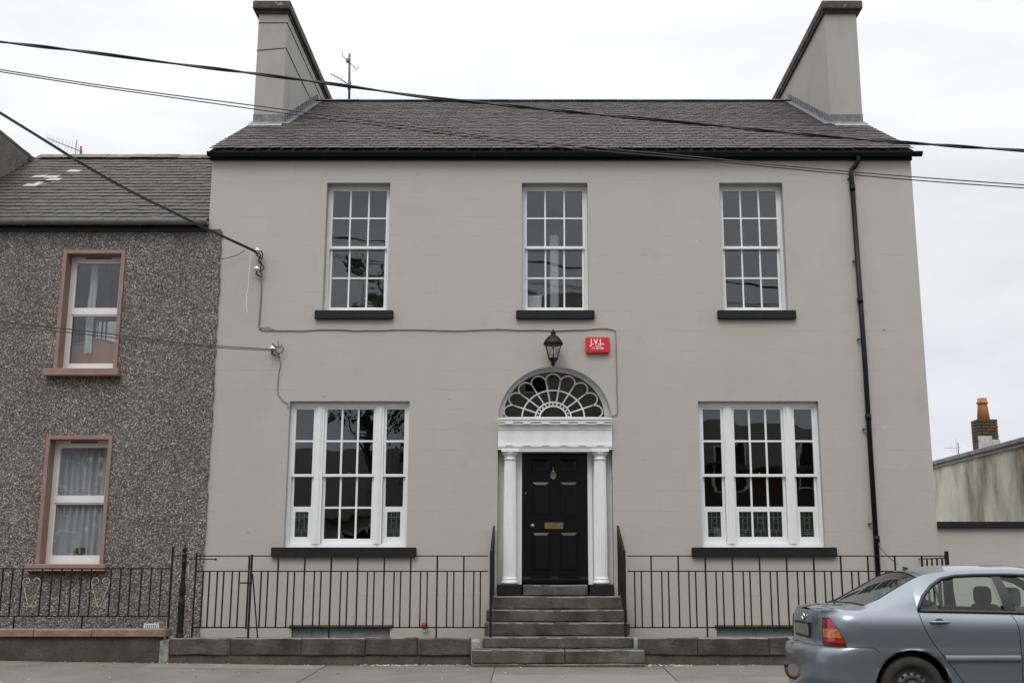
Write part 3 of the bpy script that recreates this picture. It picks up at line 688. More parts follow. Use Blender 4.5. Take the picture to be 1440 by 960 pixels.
# bargeboard edges, fascia, gutter
mb = MB().box(XL - .035, XR + .01, -.045, -.004, 7.735, 7.87); part('fascia', mb, GUTB, house)
def gutter(parent, x0, x1, y, z, r, mat):
    mb = MB(); n = 8; P = [(y + r * math.cos(math.pi + math.pi * k / n), z + r * math.sin(math.pi + math.pi * k / n)) for k in range(n + 1)]
    Q = [(y + (r - .006) * math.cos(math.pi + math.pi * k / n), z + (r - .006) * math.sin(math.pi + math.pi * k / n)) for k in range(n + 1)]
    poly = P + Q[::-1]; mb.grid([[(x0, *p) for p in poly + [poly[0]]], [(x1, *p) for p in poly + [poly[0]]]], False)
    for xx in (x0, x1): mb.add([(xx, *p) for p in P], [tuple(range(len(P)))])
    o = part('gutter', mb, mat, parent)
    x = x0 + .6
    while x < x1:
        jm = MB().tube([(x, y + (r + .006) * math.cos(math.pi + math.pi * k / n), z + (r + .006) * math.sin(math.pi + math.pi * k / n)) for k in range(n + 1)], .012, 4); x += 1.8; part('gutter_joint', jm, mat, parent)
gutter(house, XL - .05, XR + .14, -.115, 7.83, .065, GUTB)
# downpipe with swan neck
px0 = 5.03
mb = MB().tube(smooth_pts([(px0 + .07, -.115, 7.77), (px0 + .07, -.11, 7.70), (px0 + .03, -.085, 7.62), (px0 - .03, -.06, 7.55), (px0 - .035, -.055, 7.44), (px0 - .03, -.055, 7.3)], 4), .038, 12)
mb.tube([(px0 - .03, -.055, 7.32), (px0, -.055, 4.5), (px0 + .005, -.055, .25)], .038, 12)
for z in (7.31, 5.5, 3.7, 1.9): mb.tube([(px0 - .03 + (7.3 - z) * .008, -.055, z), (px0 - .03 + (7.3 - z) * .008, -.055, z - .09)], .046, 12)
part('downpipe', mb, GUTB, house)
cme = MB().box(-.075, -.03, -.01, .012, -.012, .012).tube([(-.06, -.02, 0), (-.06, .05, 0)], .012, 6).mesh('pipe_bracket', RUST, True)
for py_ in (251, 367, 477, 603, 736): q = at(1210, py_, -.05); piece('pipe_bracket', cme, (px0 - .015, -.05, q.z), house)
# chimneys
def chimney(par, xo, xi, s_, strap):
    c = bpy.data.objects.new('chimney', None); COL.objects.link(c); c.parent = par
    xa, xb = min(xo, xi), max(xo, xi); y0, y1 = 2.25, 7.95
    part('stack', MB().box(xa, xb, y0, y1, 7.2, 11.46), CHIM, c)
    part('cap', MB().box(xa - .045, xb + .02 if s_ < 0 else xb + .045, y0 - .05, y1 + .05, 11.461, 11.505).bbox(xa - .10 if s_ < 0 else xa - .07, xb + .07 if s_ < 0 else xb + .10, y0 - .11, y1 + .1, 11.506, 11.68, .02), CAPM, c)
    pt = MB().lathe([(.19, 11.665), (.16, 11.70), (.13, 11.76), (.125, 11.80), (.10, 11.80), (.09, 11.70)], ((xa + xb) / 2 - .03, 2.6, 0), 14); part('pot', pt, POT, c)
    # lead step flashing along the roof slope and apron in front
    fx = xi; t = .012 * (1 if s_ < 0 else -1)
    mb = MB(); k = 0; y = y0
    while y < YR + .05:
        zr_ = ze + SL * (y - ye); zr2 = ze + SL * (y + .17 - ye)
        mb.add([(fx + t * (.4 + .6 * (k % 2)), y, zr_), (fx + t, y + .175, zr2), (fx + t, y + .175, zr2 + .17), (fx + t * (.4 + .6 * (k % 2)), y, zr_ + .16), (fx, y, zr_), (fx, y + .175, zr2), (fx, y + .175, zr2 + .17), (fx, y, zr_ + .16)],
            [(0, 1, 2, 3), (0, 3, 7, 4), (1, 5, 6, 2), (3, 2, 6, 7)])
        mb.box(fx if t > 0 else fx + t * 2, fx + t * 2 if t > 0 else fx, y - .012, y + .012, zr_ + .0, zr_ + .17); y += .17; k += 1
    mb.add([(fx, y0 - .1, ze + SL * (y0 - .1 - ye) + .035), (fx + t * 12, y0 - .1, ze + SL * (y0 - .1 - ye) + .035), (fx + t * 12, YR, ZR + .035), (fx, YR, ZR + .035)], [(0, 1, 2, 3)])
    part('step_flashing', mb, LEAD, c)
    za = ze + SL * (y0 - ye)
    mb = MB().box(xa - .004, xb + .004, y0 - .012, y0 - .001, za + .0, za + .19); mb.prism([(y0 - .012, za + .03), (y0 - .22, za - .22 * SL + .035), (y0 - .22, za - .22 * SL + .045), (y0 - .012, za + .05)], 'x', xa - .03, xb + .03)
    part('apron_flashing', mb, LEAD, c)
    part('mortar_fillet', MB().prism([(y0 - .22, za - .22 * SL + .03), (y0 - .30, za - .30 * SL + .028), (y0 - .22, za - .22 * SL + .052)], 'x', xa, xb + .05 if s_ < 0 else xb), PALER, c)
    if strap:
        for z0 in (11.28, 10.78):
            mb = MB(); yy = y1 if z0 > 11 else 5.4
            mb.tube([(xa - .006, y0 - .006, z0 - (0 if z0 > 11 else .05)), (xb + .006, y0 - .006, z0), (xb + .006, yy, z0 + (0 if z0 > 11 else -.0))], .007, 6); part('band', mb, WIREG, c)
    return c
chimney(house, XL, -4.545, -1, True)
chimney(house, XR, 5.385, 1, False)
# ------------------------------------------------------------------ NEIGHBOUR
NLAB = 'lower pebbledashed terraced house at the left with terracotta-painted window surrounds'
nb = thing('pebbledashed_house', (-7.2, 0, .2), NLAB, 'house')
NY = -.035
UN, LN = (-7.225, -6.365, 4.385, 6.21), (-7.235, -6.345, 1.495, 3.33)
random.seed(3)
edge = []; z = 0.0                    # ragged edge where the dashing laps the grey house
while z < 6.6: edge.append((-4.835 - .012 * (z / 6) + rnd(-.014, .014), z)); z += .07
ol = [(-12, 0)] + edge + [(-4.87, 6.60), (-12, 6.60)]
mb = MB().slab(ol, [rect(*UN), rect(*LN)], NY, .34)
part('front_wall', mb, PEB, nb)
part('side_walls', MB().box(-12, -11.7, .345, 6.9, 0, 6.6).box(XL - .06, XL - .003, .345, 6.9, 0, 6.6).box(-11.69, XL - .07, 6.6, 6.9, 0, 6.6), PEB, nb)
part('inner_walls', MB().box(-11.69, XL - .07, 3.2, 3.3, 0, 6.6), INT, nb)
part('floors', MB().box(-11.69, XL - .07, .345, 3.19, 1.0, 1.06).box(-11.69, XL - .07, .345, 3.19, 3.85, 3.95).box(-11.69, XL - .07, .345, 3.19, 6.5, 6.55), FLOORM, nb)
def upvc_window(x0, x1, z0, z1, zsl, sy):
    w = bpy.data.objects.new('casement_window', None); COL.objects.link(w); w.parent = nb
    # plaster surround: face band plus lining of the reveal
    mb = MB(); b = .05
    mb.slab([(x0 - b, z0), (x1 + b, z0), (x1 + b, z1 + b), (x0 - b, z1 + b)], [rect(x0 + .006, x1 - .006, z0 + .001, z1 - .006)], NY - .025, .145); part('surround', mb, TERRA, w)
    y = .145; zm = z0 + (z1 - z0) * .505
    mb = MB(); bars(mb, x0 + .007, x1 - .007, z0 + .002, z1 - .007, .055, y, y + .06, .075, .05); mb.box(x0 + .062, x1 - .062, y, y + .06, zm - .03, zm + .03); part('frame', mb, UPVC, w)
    mb = MB(); bars(mb, x0 + .063, x1 - .063, zm + .031, z1 - .083, .03, y + .01, y + .05, .03, .05); part('sash', mb, UPVC, w)
    mb = MB(); bars(mb, x0 + .063, x1 - .063, z0 + .053, zm - .031, .022, y + .015, y + .05, .022, .075); part('sash', mb, UPVC, w)
    part('pane', MB().box(x0 + .09, x1 - .09, y + .03, y + .034, zm + .08, z1 - .11), GLASS, w)
    part('pane', MB().box(x0 + .08, x1 - .08, y + .03, y + .034, z0 + .12, zm - .05), GLASS, w)
    xm = (x0 + x1) / 2; part('trickle_vent', MB().bbox(xm - .2, xm + .2, y - .014, y - .001, z1 - .045, z1 - .02, .004), GUTG, w)
    part('sill', MB().bbox(x0 - .155, x1 + .12, NY - .13, .143, zsl, z0 - .001, .008), TERRA, w)
    return w
upvc_window(*UN, 4.272, 0); upvc_window(*LN, 1.392, 0)
# lace curtains
def curtain(name, x0, x1, z0, z1, y, mat, label, cat='curtain', folds=9, amp=.03):
    mb = MB(); n = folds * 8; rows = []
    for j in range(9):
        z = z1 - (z1 - z0) * j / 8; rows.append([(x0 + (x1 - x0) * i / n + .008 * math.sin(i * .7 + j), y + amp * math.sin(i / n * folds * 6.28 + .3 * math.sin(j * .8)) + .008 * math.sin(i * .37 + j * .5), z) for i in range(n + 1)])
    mb.grid(rows); o = part(name, mb, mat); tag(o, label, cat); return o
curtain('lace_curtain', -7.22, -6.36, 1.52, 3.32, .24, LACE, 'flowered white lace curtain behind the downstairs window of the pebbledashed house')
curtain('drape', -6.66, -6.40, 4.4, 6.2, .39, M('dark_brown_drape', (.04, .026, .02), .95), 'dark brown drape hanging inside the upstairs window of the pebbledashed house', 'curtain', 4, .03).location.x -= .28
curtain('net_curtain', -6.98, -6.86, 4.7, 6.2, .30, M('pale_net', (.6, .6, .63), .95), 'narrow pale net curtain at the left inside the pebbledashed house upstairs window', 'curtain', 2, .02)
hb = thing('bed_headboard', (-6.8, .33, 4.0), 'honey coloured wooden headboard seen through the upstairs window of the pebbledashed house', 'headboard')
P = [(-7.2, 3.95)] + [(-7.2 + .85 * k / 20, 4.84 + .09 * math.exp(-((k - 10) / 5.5) ** 2)) for k in range(21)] + [(-6.35, 3.95)]
part('board', MB().prism(P, 'y', .33, .36), WOODH, hb); part('rail', MB().tube([(p[0], .325, p[1]) for p in P[1:-1]], .015, 6), WOODH, hb)
whole('cushion', MB().bbox(-6.86, -6.50, .38, .42, 4.3, 5.22, .015), M('white_card', (.85, .85, .83), .8), 'white upright board behind the honey wooden headboard', 'board')
# pot plant
pp = thing('pot_plant', (-6.78, .22, 1.51), 'small pot plant on the inside sill of the downstairs pebbledashed house window', 'plant')
part('pot', MB().lathe([(.04, 1.55), (.055, 1.64), (.06, 1.64)], (-6.78, .235, 0), 12), M('teal_pot', (.02, .05, .05), .3), pp)
mb = MB()
for k in range(40):
    a, l = rnd(0, 6.28), rnd(.03, .1); x, y, z = -6.78, .235, 1.65; dx, dy, dz = math.cos(a) * l, math.sin(a) * l * .4, rnd(.0, .07)
    mb.add([(x + dx * .4, y + dy * .4, z + dz * .5), (x + dx + .012, y + dy, z + dz), (x + dx, y + dy, z + dz + .02), (x + dx * .4, y + dy, z + dz + .02)], [(0, 1, 2, 3)])
part('foliage', mb, M('brown_green_leaves', (.1, .085, .03), .7), pp, fix=False)
# neighbour roof
nroof = bpy.data.objects.new('roof', None); COL.objects.link(nroof); nroof.parent = nb
nye, nze, nyr, nzr = -.12, 6.70, 3.4, 9.09
def pale(p):
    f = (p.x, (p.y - nye) / (nyr - nye))
    def inb(px0_, px1_, py_, t=.12):
        a, b = on_nroof(px0_, py_), on_nroof(px1_, py_)
        return a.x - .05 < p.x < b.x + .05 and abs(p.y + .09 - a.y) < t
    if inb(57, 61, 258, .11): return 'hole'
    if inb(46, 80, 248, .1) or inb(62, 88, 254, .09) or inb(88, 104, 243, .1) or inb(32, 44, 263, .1): return SLATEP
    return None
def on_nroof(px_, py_):
    lo, hi = -1., 6.
    for _ in range(40):
        m = (lo + hi) / 2; q = at(px_, py_, m)
        if q.z > nze + (nzr - nze) / (nyr - nye) * (m - nye): lo = m
        else: hi = m
    return at(px_, py_, lo)
slate_roof(nroof, -12.1, XL - .005, nye, nze, nyr, nzr, .235, .205, SLATE2, 290, pale, 5, .006)
part('battens', MB().prism([(nye + .03, nze - .05), (nyr, nzr - .04), (nyr, nzr), (nye + .03, nze - .015)], 'x', -12.1, XL - .004), M('roof_felt_old', (.012, .012, .012), .9), nroof)
part('rear_slope', MB().prism([(nyr, nzr - .04), (7.1, 6.6), (7.1, 6.66), (nyr, nzr + .01)], 'x', -12.1, XL - .004), SLATE2, nroof)
rm2 = MB().prism([(-.16, -.08), (-.12, -.03), (0, .045), (.12, -.03), (.14, -.05), (0, .015)], 'x', 0, .44).mesh('ridge_tile', RIDGE2, True)
x = -9.4
while x < XL - .4: piece('ridge_tile', rm2, (x, nyr, nzr + .03 + rnd(-.008, .008)), nroof, (rnd(-.03, .03), rnd(-.01, .01), 0)); x += .444
gutter(nb, -12.1, XL + .02, -.135, 6.70, .062, GUTG)
part('eaves_shadow_board', MB().box(-12.1, XL - .004, -.06, -.036, 6.56, 6.67), IRON, nb)  # blackened: its colour stands in for the shadow beneath the gutter
# its tall rendered chimney stack with broken brick corner
nc = bpy.data.objects.new('chimney', None); COL.objects.link(nc); nc.parent = nb
part('stack', MB().box(-10.1, -9.46, .6, 3.36, 6.4, 8.98), M('brown_roughcast', (.13, .115, .095), .95, .25, 5, .3, .7, 45), nc)
bk = MB().bbox(0, .3, 0, .215, 0, .068, .006).mesh('brick', BRICK, True)
for k in range(12): piece('brick', bk, (-9.76, .62 + k * .228, 8.982 + rnd(0, .008)), nc, (0, 0, rnd(-.02, .02)))
for (y, z) in ((3.365, 8.9), (3.37, 8.82), (3.365, 8.74), (3.362, 8.66), (3.14, 8.90), (3.13, 8.82), (2.94, 8.74), (3.17, 8.66)):
    piece('brick', bk, (-9.745 + rnd(0, .02), y - .1, z), nc)
# air brick
vt = at(202, 888, NY), at(224, 876, NY)
vent = bpy.data.objects.new('air_vent', None); COL.objects.link(vent); vent.parent = nb
mb = MB(); bars(mb, vt[0].x, vt[1].x, vt[0].z - .02, vt[1].z, .018, NY - .014, NY - .001); part('frame', mb, UPVC, vent)
nl = 6
for k in range(nl):
    x = vt[0].x + .02 + (vt[1].x - vt[0].x - .04) * (k + .5) / nl; part('louvre', MB().box(x - .008, x + .008, NY - .011, NY - .002, vt[0].z - .001, vt[1].z - .019), UPVC, vent)
# ------------------------------------------------------------------ low walls
WY = -1.25
def lowwall(name, blocks, base, label, x0, x1, mat=STONE):
    t = thing(name, ((x0 + x1) / 2, WY, .17), label, 'wall')
    for a, b in zip(blocks, blocks[1:]):
        dz = rnd(-.006, .006); dy = rnd(-.008, .008)
        mb = MB().bbox(a + .0015, b - .0015, WY + dy, WY + .26, .297, .519 + dz, .014)
        m = part('coping_stone', mb, mat, t)
        bm = bmesh.new(); bm.from_mesh(m.data); bmesh.ops.subdivide_edges(bm, edges=bm.edges[:], cuts=3, use_grid_fill=True)
        for v in bm.verts: v.co += Vector((0, noise.noise(v.co * 5 + Vector((a, 0, 0))) * .020, noise.noise(v.co * 4 + Vector((0, a, 5))) * .013))
        bm.to_mesh(m.data); bm.free(); m.data.materials.append(STEPW)
        for q_ in m.data.polygons:
            if q_.center.z + origin(t).z > .512 and noise.noise(Vector((q_.center.x * 6, q_.center.y * 6, a))) > -.15: q_.material_index = 1
    part('base', MB().box(x0, x1, WY + .03, WY + .24, -.1, .296), BASE, t)
    return t
lowwall('low_stone_wall', [-4.87, -4.05, -3.1, -2.25, -1.55, -.845], None, 'long dark stone plinth wall under the railings, left of the steps', -4.87, -.845)
lowwall('low_stone_wall', [1.36, 2.2, 3.15, 4.2, 5.1, 5.75], None, 'dark stone plinth wall under the railings, right of the steps and behind the car', 1.36, 5.75)
nw = thing('rendered_garden_wall', (-7, WY, .2), 'damp dark rendered garden wall with terracotta coping in front of the pebbledashed house', 'wall')
part('body', MB().bbox(-12, -5.005, WY, WY + .2, 0, .535, .01), DARKR, nw)
part('end_patch', MB().bbox(-5.004, -4.875, WY + .004, WY + .26, 0, .50, .012), PALER, nw, label='paler worn patch at the end of the wall')
for a, b in zip([-12, -11.1, -10.1, -9.2, -8.35, -7.52, -6.68, -5.9], [-11.1, -10.1, -9.2, -8.35, -7.52, -6.68, -5.9, -4.915]): part('coping_stone', MB().bbox(a + .003, b - .003, WY - .045, WY + .25, .537, .637 + rnd(-.004, .004), .01), COPE, nw)
part('return_wall', MB().box(-12, -11.8, WY + .26, NY - .01, 0, .53), DARKR, nw)
# front area floor
tag(part('area_floor', MB().box(-12, 5.95, WY + .21, -.005, -.2, .1), PALER), kind='structure'); bpy.data.objects['area_floor'].name = 'yard'
# ------------------------------------------------------------------ steps
st = thing('stone_steps', (.36, -1.5, .145), 'six worn dark stone steps climbing to the black front door', 'steps')
def stone_block(name, x0, x1, y0, y1, z0, z1, par, mat=STEP, amp=.016, sd=0):
    bm = bmesh.new(); bmesh.ops.create_cube(bm, size=1)
    for v in bm.verts: v.co = Vector(((x0 + x1) / 2 + v.co.x * (x1 - x0), (y0 + y1) / 2 + v.co.y * (y1 - y0), (z0 + z1) / 2 + v.co.z * (z1 - z0)))
    bmesh.ops.bevel(bm, geom=bm.edges[:], offset=.014, segments=2, affect='EDGES', profile=.5)
    long_ = [e_ for e_ in bm.edges if abs(e_.verts[0].co.x - e_.verts[1].co.x) > .3]
    bmesh.ops.subdivide_edges(bm, edges=long_, cuts=18, use_grid_fill=True)
    for v in bm.verts:
        n_ = noise.noise(Vector((v.co.x * 3.1 + sd * 7, v.co.y * 4, v.co.z * 6))); n2 = noise.noise(Vector((v.co.x * 11 + sd, v.co.y * 9, v.co.z * 9)))
        wear = -.006 * math.exp(-((v.co.x - ACX) / .45) ** 2) if v.co.z > (z0 + z1) / 2 else 0
        v.co += Vector((0, n_ * amp + n2 * amp * .5, n2 * amp * .4 + wear))
    me = bpy.data.meshes.new(name); bm.to_mesh(me); bm.free(); me.materials.append(mat)
    # the worn front arris shows paler stone
    me.materials.append(STEPW)
    for p in me.polygons:
        c = p.center
        if c.z > z1 - .02 and c.y < y0 + .06 and noise.noise(Vector((c.x * 5 + sd * 3, c.y * 6, sd))) > -.25: p.material_index = 1
    o = bpy.data.objects.new(name, me); COL.objects.link(o); o.parent = par; me.transform(Matrix.Translation(-origin(par))); return o
ST = [(-.35, 1.042, -.595, 1.30), (-.63, .865, -.66, 1.315), (-.91, .704, -.67, 1.325), (-1.19, .532, -.68, 1.345), (-1.5, .388, -.812, 1.464)]
zprev = -.05
for i, (y, z, xa, xb) in enumerate(ST):
    zb = (ST[i + 1][1] if i < 4 else .0); yb = (ST[i - 1][0] if i else -.002)
    if i == 4:      # bottom step in two stones on a rough footing
        stone_block('step', xa, .41, y, yb + .03, .215, z, st, sd=i); stone_block('step', .418, xb, y + .008, yb + .03, .215, z - .004, st, sd=9)
        stone_block('footing', xa + .01, xb - .012, y + .012, yb, -.05, .213, st, BASE, .012, 3)
    else:
        stone_block('step', xa, xb, y, yb + .03, zb + .0015, z, st, sd=i)
        if i: stone_block('support', xa + .06, xb - .06, yb + .035, -.004, -.05, z - .01, st, BASE, .004, i)
stone_block('threshold', DX0 + .02, DX1 - .02, -.06, .3, 1.046, 1.2, st, STEP, .004, 12)
for xa in (-.9, 1.36): pass
part('mortar_patch', MB().bbox(-.845, -.69, -1.24, -1.0, .3, .50, .03), PALER, st); part('mortar_patch', MB().bbox(1.346, 1.40, -1.262, -1.0, .2, .52, .012), PALER, st)
random.seed(21)
# ------------------------------------------------------------------ railings
RY = -1.12; RT, RM, RB = 1.600, 1.395, .652
bar_long = MB().box(-.010, .010, -.010, .010, RB, RT).mesh('bar', IRON); bar_short = MB().box(-.009, .009, -.009, .009, RB, RM).mesh('bar', IRON)
bar_leg = MB().box(-.011, .011, -.011, .011, .50, RT).mesh('bar', IRON)
def rail(par, a, b, w=.018, h=.016, name='rail'):
    a, b = Vector(a), Vector(b); d = (b - a).normalized(); side = d.cross(Vector((0, 0, 1))).normalized() * w / 2; up = side.cross(d).normalized() * h / 2 * (1)
    v = [p + s_ * side + t * up for p in (a, b) for s_, t in ((-1, -1), (1, -1), (1, 1), (-1, 1))]
    part(name, MB().add(v, [(0, 1, 2, 3), (7, 6, 5, 4), (0, 4, 5, 1), (1, 5, 6, 2), (2, 6, 7, 3), (3, 7, 4, 0)]), IRON, par)
def railing(x0, x1, label, longs, pitch):
    r = thing('iron_railing', ((x0 + x1) / 2, RY, .52), label, 'railing', None)
    for z in (RT, RM, RB): rail(r, (x0, RY, z), (x1, RY, z))
    for i, x in enumerate(longs):
        piece('bar', bar_leg if i % 4 == 2 else bar_long, (x, RY, 0), r)
        for f in (.38, .63):
            if x + f * pitch < x1 - .02: piece('bar', bar_short, (x + f * pitch, RY, 0), r)
    return r
def X(px_, py_=840): return at(px_, py_, RY).x
p = (X(515) - X(465)) * 0 + (X(651.7) - X(501.7)) / 4
l0 = X(501.7)
longs = [l0 + k * p for k in range(-3, 6) if l0 + k * p < X(680)]
r1 = railing(X(352), X(686), 'long black iron railing between the gate and the left side of the steps', longs, p)
post_me = MB().box(-.013, .013, -.013, .013, .50, 1.62).mesh('post', IRON)
piece('post', post_me, (X(351.5), RY, 0), r1)
for f in (-.62, -.37): piece('bar', bar_short, (longs[0] + f * p, RY, 0), r1)
rail(r1, (X(354), RY - .02, 1.36), (X(367.5), RY - .10, .52), .014, .014, 'stay'); rail(r1, (X(337), RY - .018, 1.24), (X(354), RY - .018, 1.24), .014, .02, 'latch')
ln = [at(960 + q / 3, 840, RY).x for q in (100, 217, 333, 447, 560, 675)]; p2 = (ln[-1] - ln[0]) / 5
longs = [ln[0] + k * p2 for k in range(-2, 10) if ln[0] + k * p2 < 5.5]
r2 = railing(X(883), 5.64, 'black iron railing right of the steps, ending at a square post behind the silver car', longs, p2)
for f in (-.62 + 0, -.37): piece('bar', bar_short, (longs[0] + f * p2, RY, 0), r2)
piece('post', MB().box(-.022, .022, -.022, .022, .5, 1.665).mesh('post', IRON), (5.66, RY, 0), r2)
rail(r2, (5.66, RY, RT - .03), (5.66, -.01, RT - .03)); rail(r2, (5.66, RY, RB), (5.66, -.01, RB))
for k in range(5): piece('bar', bar_long, (5.66, RY + .2 * (k + 1) - .02, -.03), r2)
# gate
gt = thing('iron_gate', (X(312), RY, .64), 'narrow black iron gate beside the cast-iron gatepost', 'gate')
ga, gb = X(273), X(348)
rail(gt, (ga, RY, RT), (gb, RY, RT)); rail(gt, (ga, RY, RM), (gb, RY, RM)); rail(gt, (ga, RY, RB), (gb, RY, RB), .02, .018)
gp = MB().box(-.010, .010, -.010, .010, .52, 1.64).mesh('stile', IRON); piece('stile', gp, (ga, RY, 0), gt)
piece('stile', MB().box(-.011, .011, -.011, .011, .63, 1.612).mesh('stile', IRON), (gb, RY, 0), gt)
for px_ in (284, 293, 304, 313, 325, 335): piece('bar', bar_short, (X(px_), RY, 0), gt)
bolt = MB().tube([(X(262), RY - .02, 1.56), (X(300), RY - .02, 1.556)], .008, 6); bolt.lathe([(0, -.018), (.013, -.012), (.018, 0), (.013, .012), (0, .018)], (X(301), RY - .02, 1.556), 10); part('bolt', bolt, IRON, gt)
# cast-iron gatepost
gx = X(256)
whole('gatepost', MB().lathe([(.055, .50), (.055, .54), (.042, .56), (.042, .60), (.045, .95), (.046, 1.0), (.038, 1.01), (.038, 1.03), (.030, 1.04), (.042, 1.10), (.046, 1.14), (.032, 1.25), (.029, 1.3), (.034, 1.31), (.029, 1.32), (.030, 1.5), (.036, 1.51), (.036, 1.53), (.030, 1.54), (.031, 1.60), (.040, 1.62), (.028, 1.635), (.018, 1.645), (.032, 1.665), (.036, 1.685), (.028, 1.71), (.012, 1.72), (.014, 1.74), (0, 1.775)], (gx, RY, 0), 18), IRON,
    'turned black cast-iron gatepost with a ball finial at the end of the stone wall', 'gatepost', base=(gx, RY, .5))
# neighbour's railing
nr = thing('iron_railing', (-7, RY, .63), 'black iron railing with two scrolled hearts on the terracotta coping, far left', 'railing')
NT, NB_ = 1.43, .80
rail(nr, (-11.9, RY, NT), (X(240), RY, NT)); rail(nr, (-11.9, RY, NB_), (X(238), RY, NB_)); rail(nr, (X(240), RY, 1.60), (gx, RY, 1.60), .014, .014)
piece('post', MB().box(-.012, .012, -.012, .012, .5, 1.72).mesh('post', IRON), (X(239), RY, 0), nr)
nbar = MB().box(-.008, .008, -.008, .008, NB_, NT).mesh('bar', IRON)
def NX(q): return at(q / 3, 833, RY).x
pos = [5, 46, 88, 171, 213, 254, 296, 338, 379, 463, 504, 546, 592, 633, 676]
for q in pos: piece('bar', nbar, (NX(q), RY, 0), nr)
pn = NX(46) - NX(5); x = NX(5) - pn
while x > -11.8: piece('bar', nbar, (x, RY, 0), nr); x -= pn
leg = MB().box(-.009, .009, -.009, .009, .63, NB_).mesh('leg', IRON)
for q in (57, 345): piece('leg', leg, (at(q / 3, 878, RY).x, RY, 0), nr)
for x in (-9.1, -10.9): piece('leg', leg, (x, RY, 0), nr)
GOLD = M('peeling_cream_paint', (.42, .36, .27), .6, .4, 30, .3, dirt=((.2, .11, .05), 25, .55, .65))
def heart(q0, q1):
    cx_ = (NX(q0) + NX(q1)) / 2; w = (NX(q1) - NX(q0)) / 2 - .01; mb = MB(); zt = NT - .10; zb_ = zt - .42
    for s_ in (-1, 1):
        P = [(cx_, RY, zb_)] + [(cx_ + s_ * w * (.25 + .7 * k / 5), RY, zb_ + (zt - zb_ - .08) * (k + 1) / 7 * 1.1) for k in range(6)]
        c0 = (cx_ + s_ * w * .5, zt - .07)
        P += [(c0[0] + s_ * r_ * math.cos(a), RY, c0[1] + r_ * math.sin(a)) for r_, a in [(w * .46 * (1 - .055 * k), -.1 + k * .42) for k in range(13)]]
        mb.tube(smooth_pts(P, 3), .0055, 5)
        c1 = (cx_ + s_ * w * .5, zb_ + .05)
        mb.tube([(c1[0] + s_ * w * .36 * math.cos(a) * (1 - .07 * k), RY, c1[1] + w * .36 * math.sin(a) * (1 - .07 * k)) for k, a in enumerate([-2.6 + .45 * j for j in range(11)])], .005, 5)
    part('scroll', mb, GOLD, nr)
heart(88, 171); heart(379, 463)
# hand rails up the steps
def handrail(x, label):
    h = thing('step_handrail', (x, RY, .52), label, 'handrail')
    ya, yb_, za, zb_ = -1.17, -.06, 1.655, 2.045
    rail(h, (x, ya, za), (x, yb_, zb_), .03, .012)
    piece('post', MB().box(-.016, .016, -.016, .016, .5, 1.665).mesh('post', IRON), (x, ya, 0), h)
    rail(h, (x, ya + .01, za - .86), (x, yb_, zb_ - .86), .014, .01); rail(h, (x, ya + .01, za - .13), (x, yb_, zb_ - .13), .014, .01)
    b = MB().box(-.006, .006, -.006, .006, 0, .85).mesh('bar', IRON)
    for k in range(9):
        y = ya + (yb_ - ya) * (k + .8) / 9.2; z = za + (zb_ - za) * (y - ya) / (yb_ - ya); piece('bar', b, (x, y, z - .86), h)
    piece('post', MB().box(-.012, .012, -.012, .012, 1.0, 2.05).mesh('post', IRON), (x, yb_, 0), h)
handrail(-.578, 'sloping black iron handrail on the left of the steps'); handrail(1.243, 'sloping black iron handrail on the right of the steps')
# ------------------------------------------------------------------ lantern, alarm box, fittings
lan = thing('wall_lantern', (.30, -.02, 4.42), 'black six-sided glazed lantern above the fanlight', 'lantern')
lx, ly = .30, -.20
def hexp(r, z, c=(lx, ly), n=6): return [(c[0] + r * math.cos(2 * math.pi * k / n + math.pi / 6), c[1] + r * math.sin(2 * math.pi * k / n + math.pi / 6), z) for k in range(n)]
zt, zb_ = 4.735, 4.52
mb = MB(); T, B = hexp(.135, zt), hexp(.07, zb_)
for k in range(6):
    mb.tube([B[k], T[k]], .007, 5); mb.tube([T[k], T[(k + 1) % 6]], .009, 5); mb.tube([B[k], B[(k + 1) % 6]], .009, 5)
    o = Vector(T[k]) - Vector((lx, ly, zt)); mb.tube([T[k], Vector(T[k]) + o * .22 + Vector((0, 0, .008))], .006, 5)
part('cage', mb, IRON, lan)
mb = MB().lathe([(.14, zt), (.15, zt + .01), (.145, zt + .03), (.12, zt + .075), (.085, zt + .115), (.05, zt + .14), (.035, zt + .15), (.035, zt + .175), (.045, zt + .18), (.02, zt + .2), (.024, zt + .215), (0, zt + .24)], (lx, ly, 0), 12); part('hood', mb, IRON, lan)
mb = MB().lathe([(.008, 4.40), (.02, 4.42), (.03, 4.44), (.025, 4.46), (.045, 4.48), (.075, zb_ - .005), (.075, zb_ + .003)], (lx, ly, 0), 12)
mb.tube(smooth_pts([(lx, ly, 4.43), (lx, -.12, 4.435), (lx, -.04, 4.50), (lx, -.0, 4.52)], 4), .010, 6); mb.box(lx - .03, lx + .03, -.012, 0, 4.46, 4.58); part('bracket', mb, IRON, lan)
for k in range(6): part('pane', MB().add([B[k], B[(k + 1) % 6], T[(k + 1) % 6], T[k]], [(0, 1, 2, 3)]), GLASS, lan)
part('bulb', MB().lathe([(.0, 4.57), (.03, 4.58), (.036, 4.62), (.03, 4.68), (.018, 4.71), (.018, 4.73)], (lx, ly, 0), 12), M('frosted_bulb', (.7, .7, .68), .4), lan)
al = thing('alarm_box', (.977, -.001, 4.63), 'red alarm bell box with white J.V.L. lettering, right of the lantern', 'alarm box')
x0, x1, z0, z1 = .795, 1.160, 4.634, 4.882
bm = bmesh.new(); bmesh.ops.create_cube(bm, size=1)
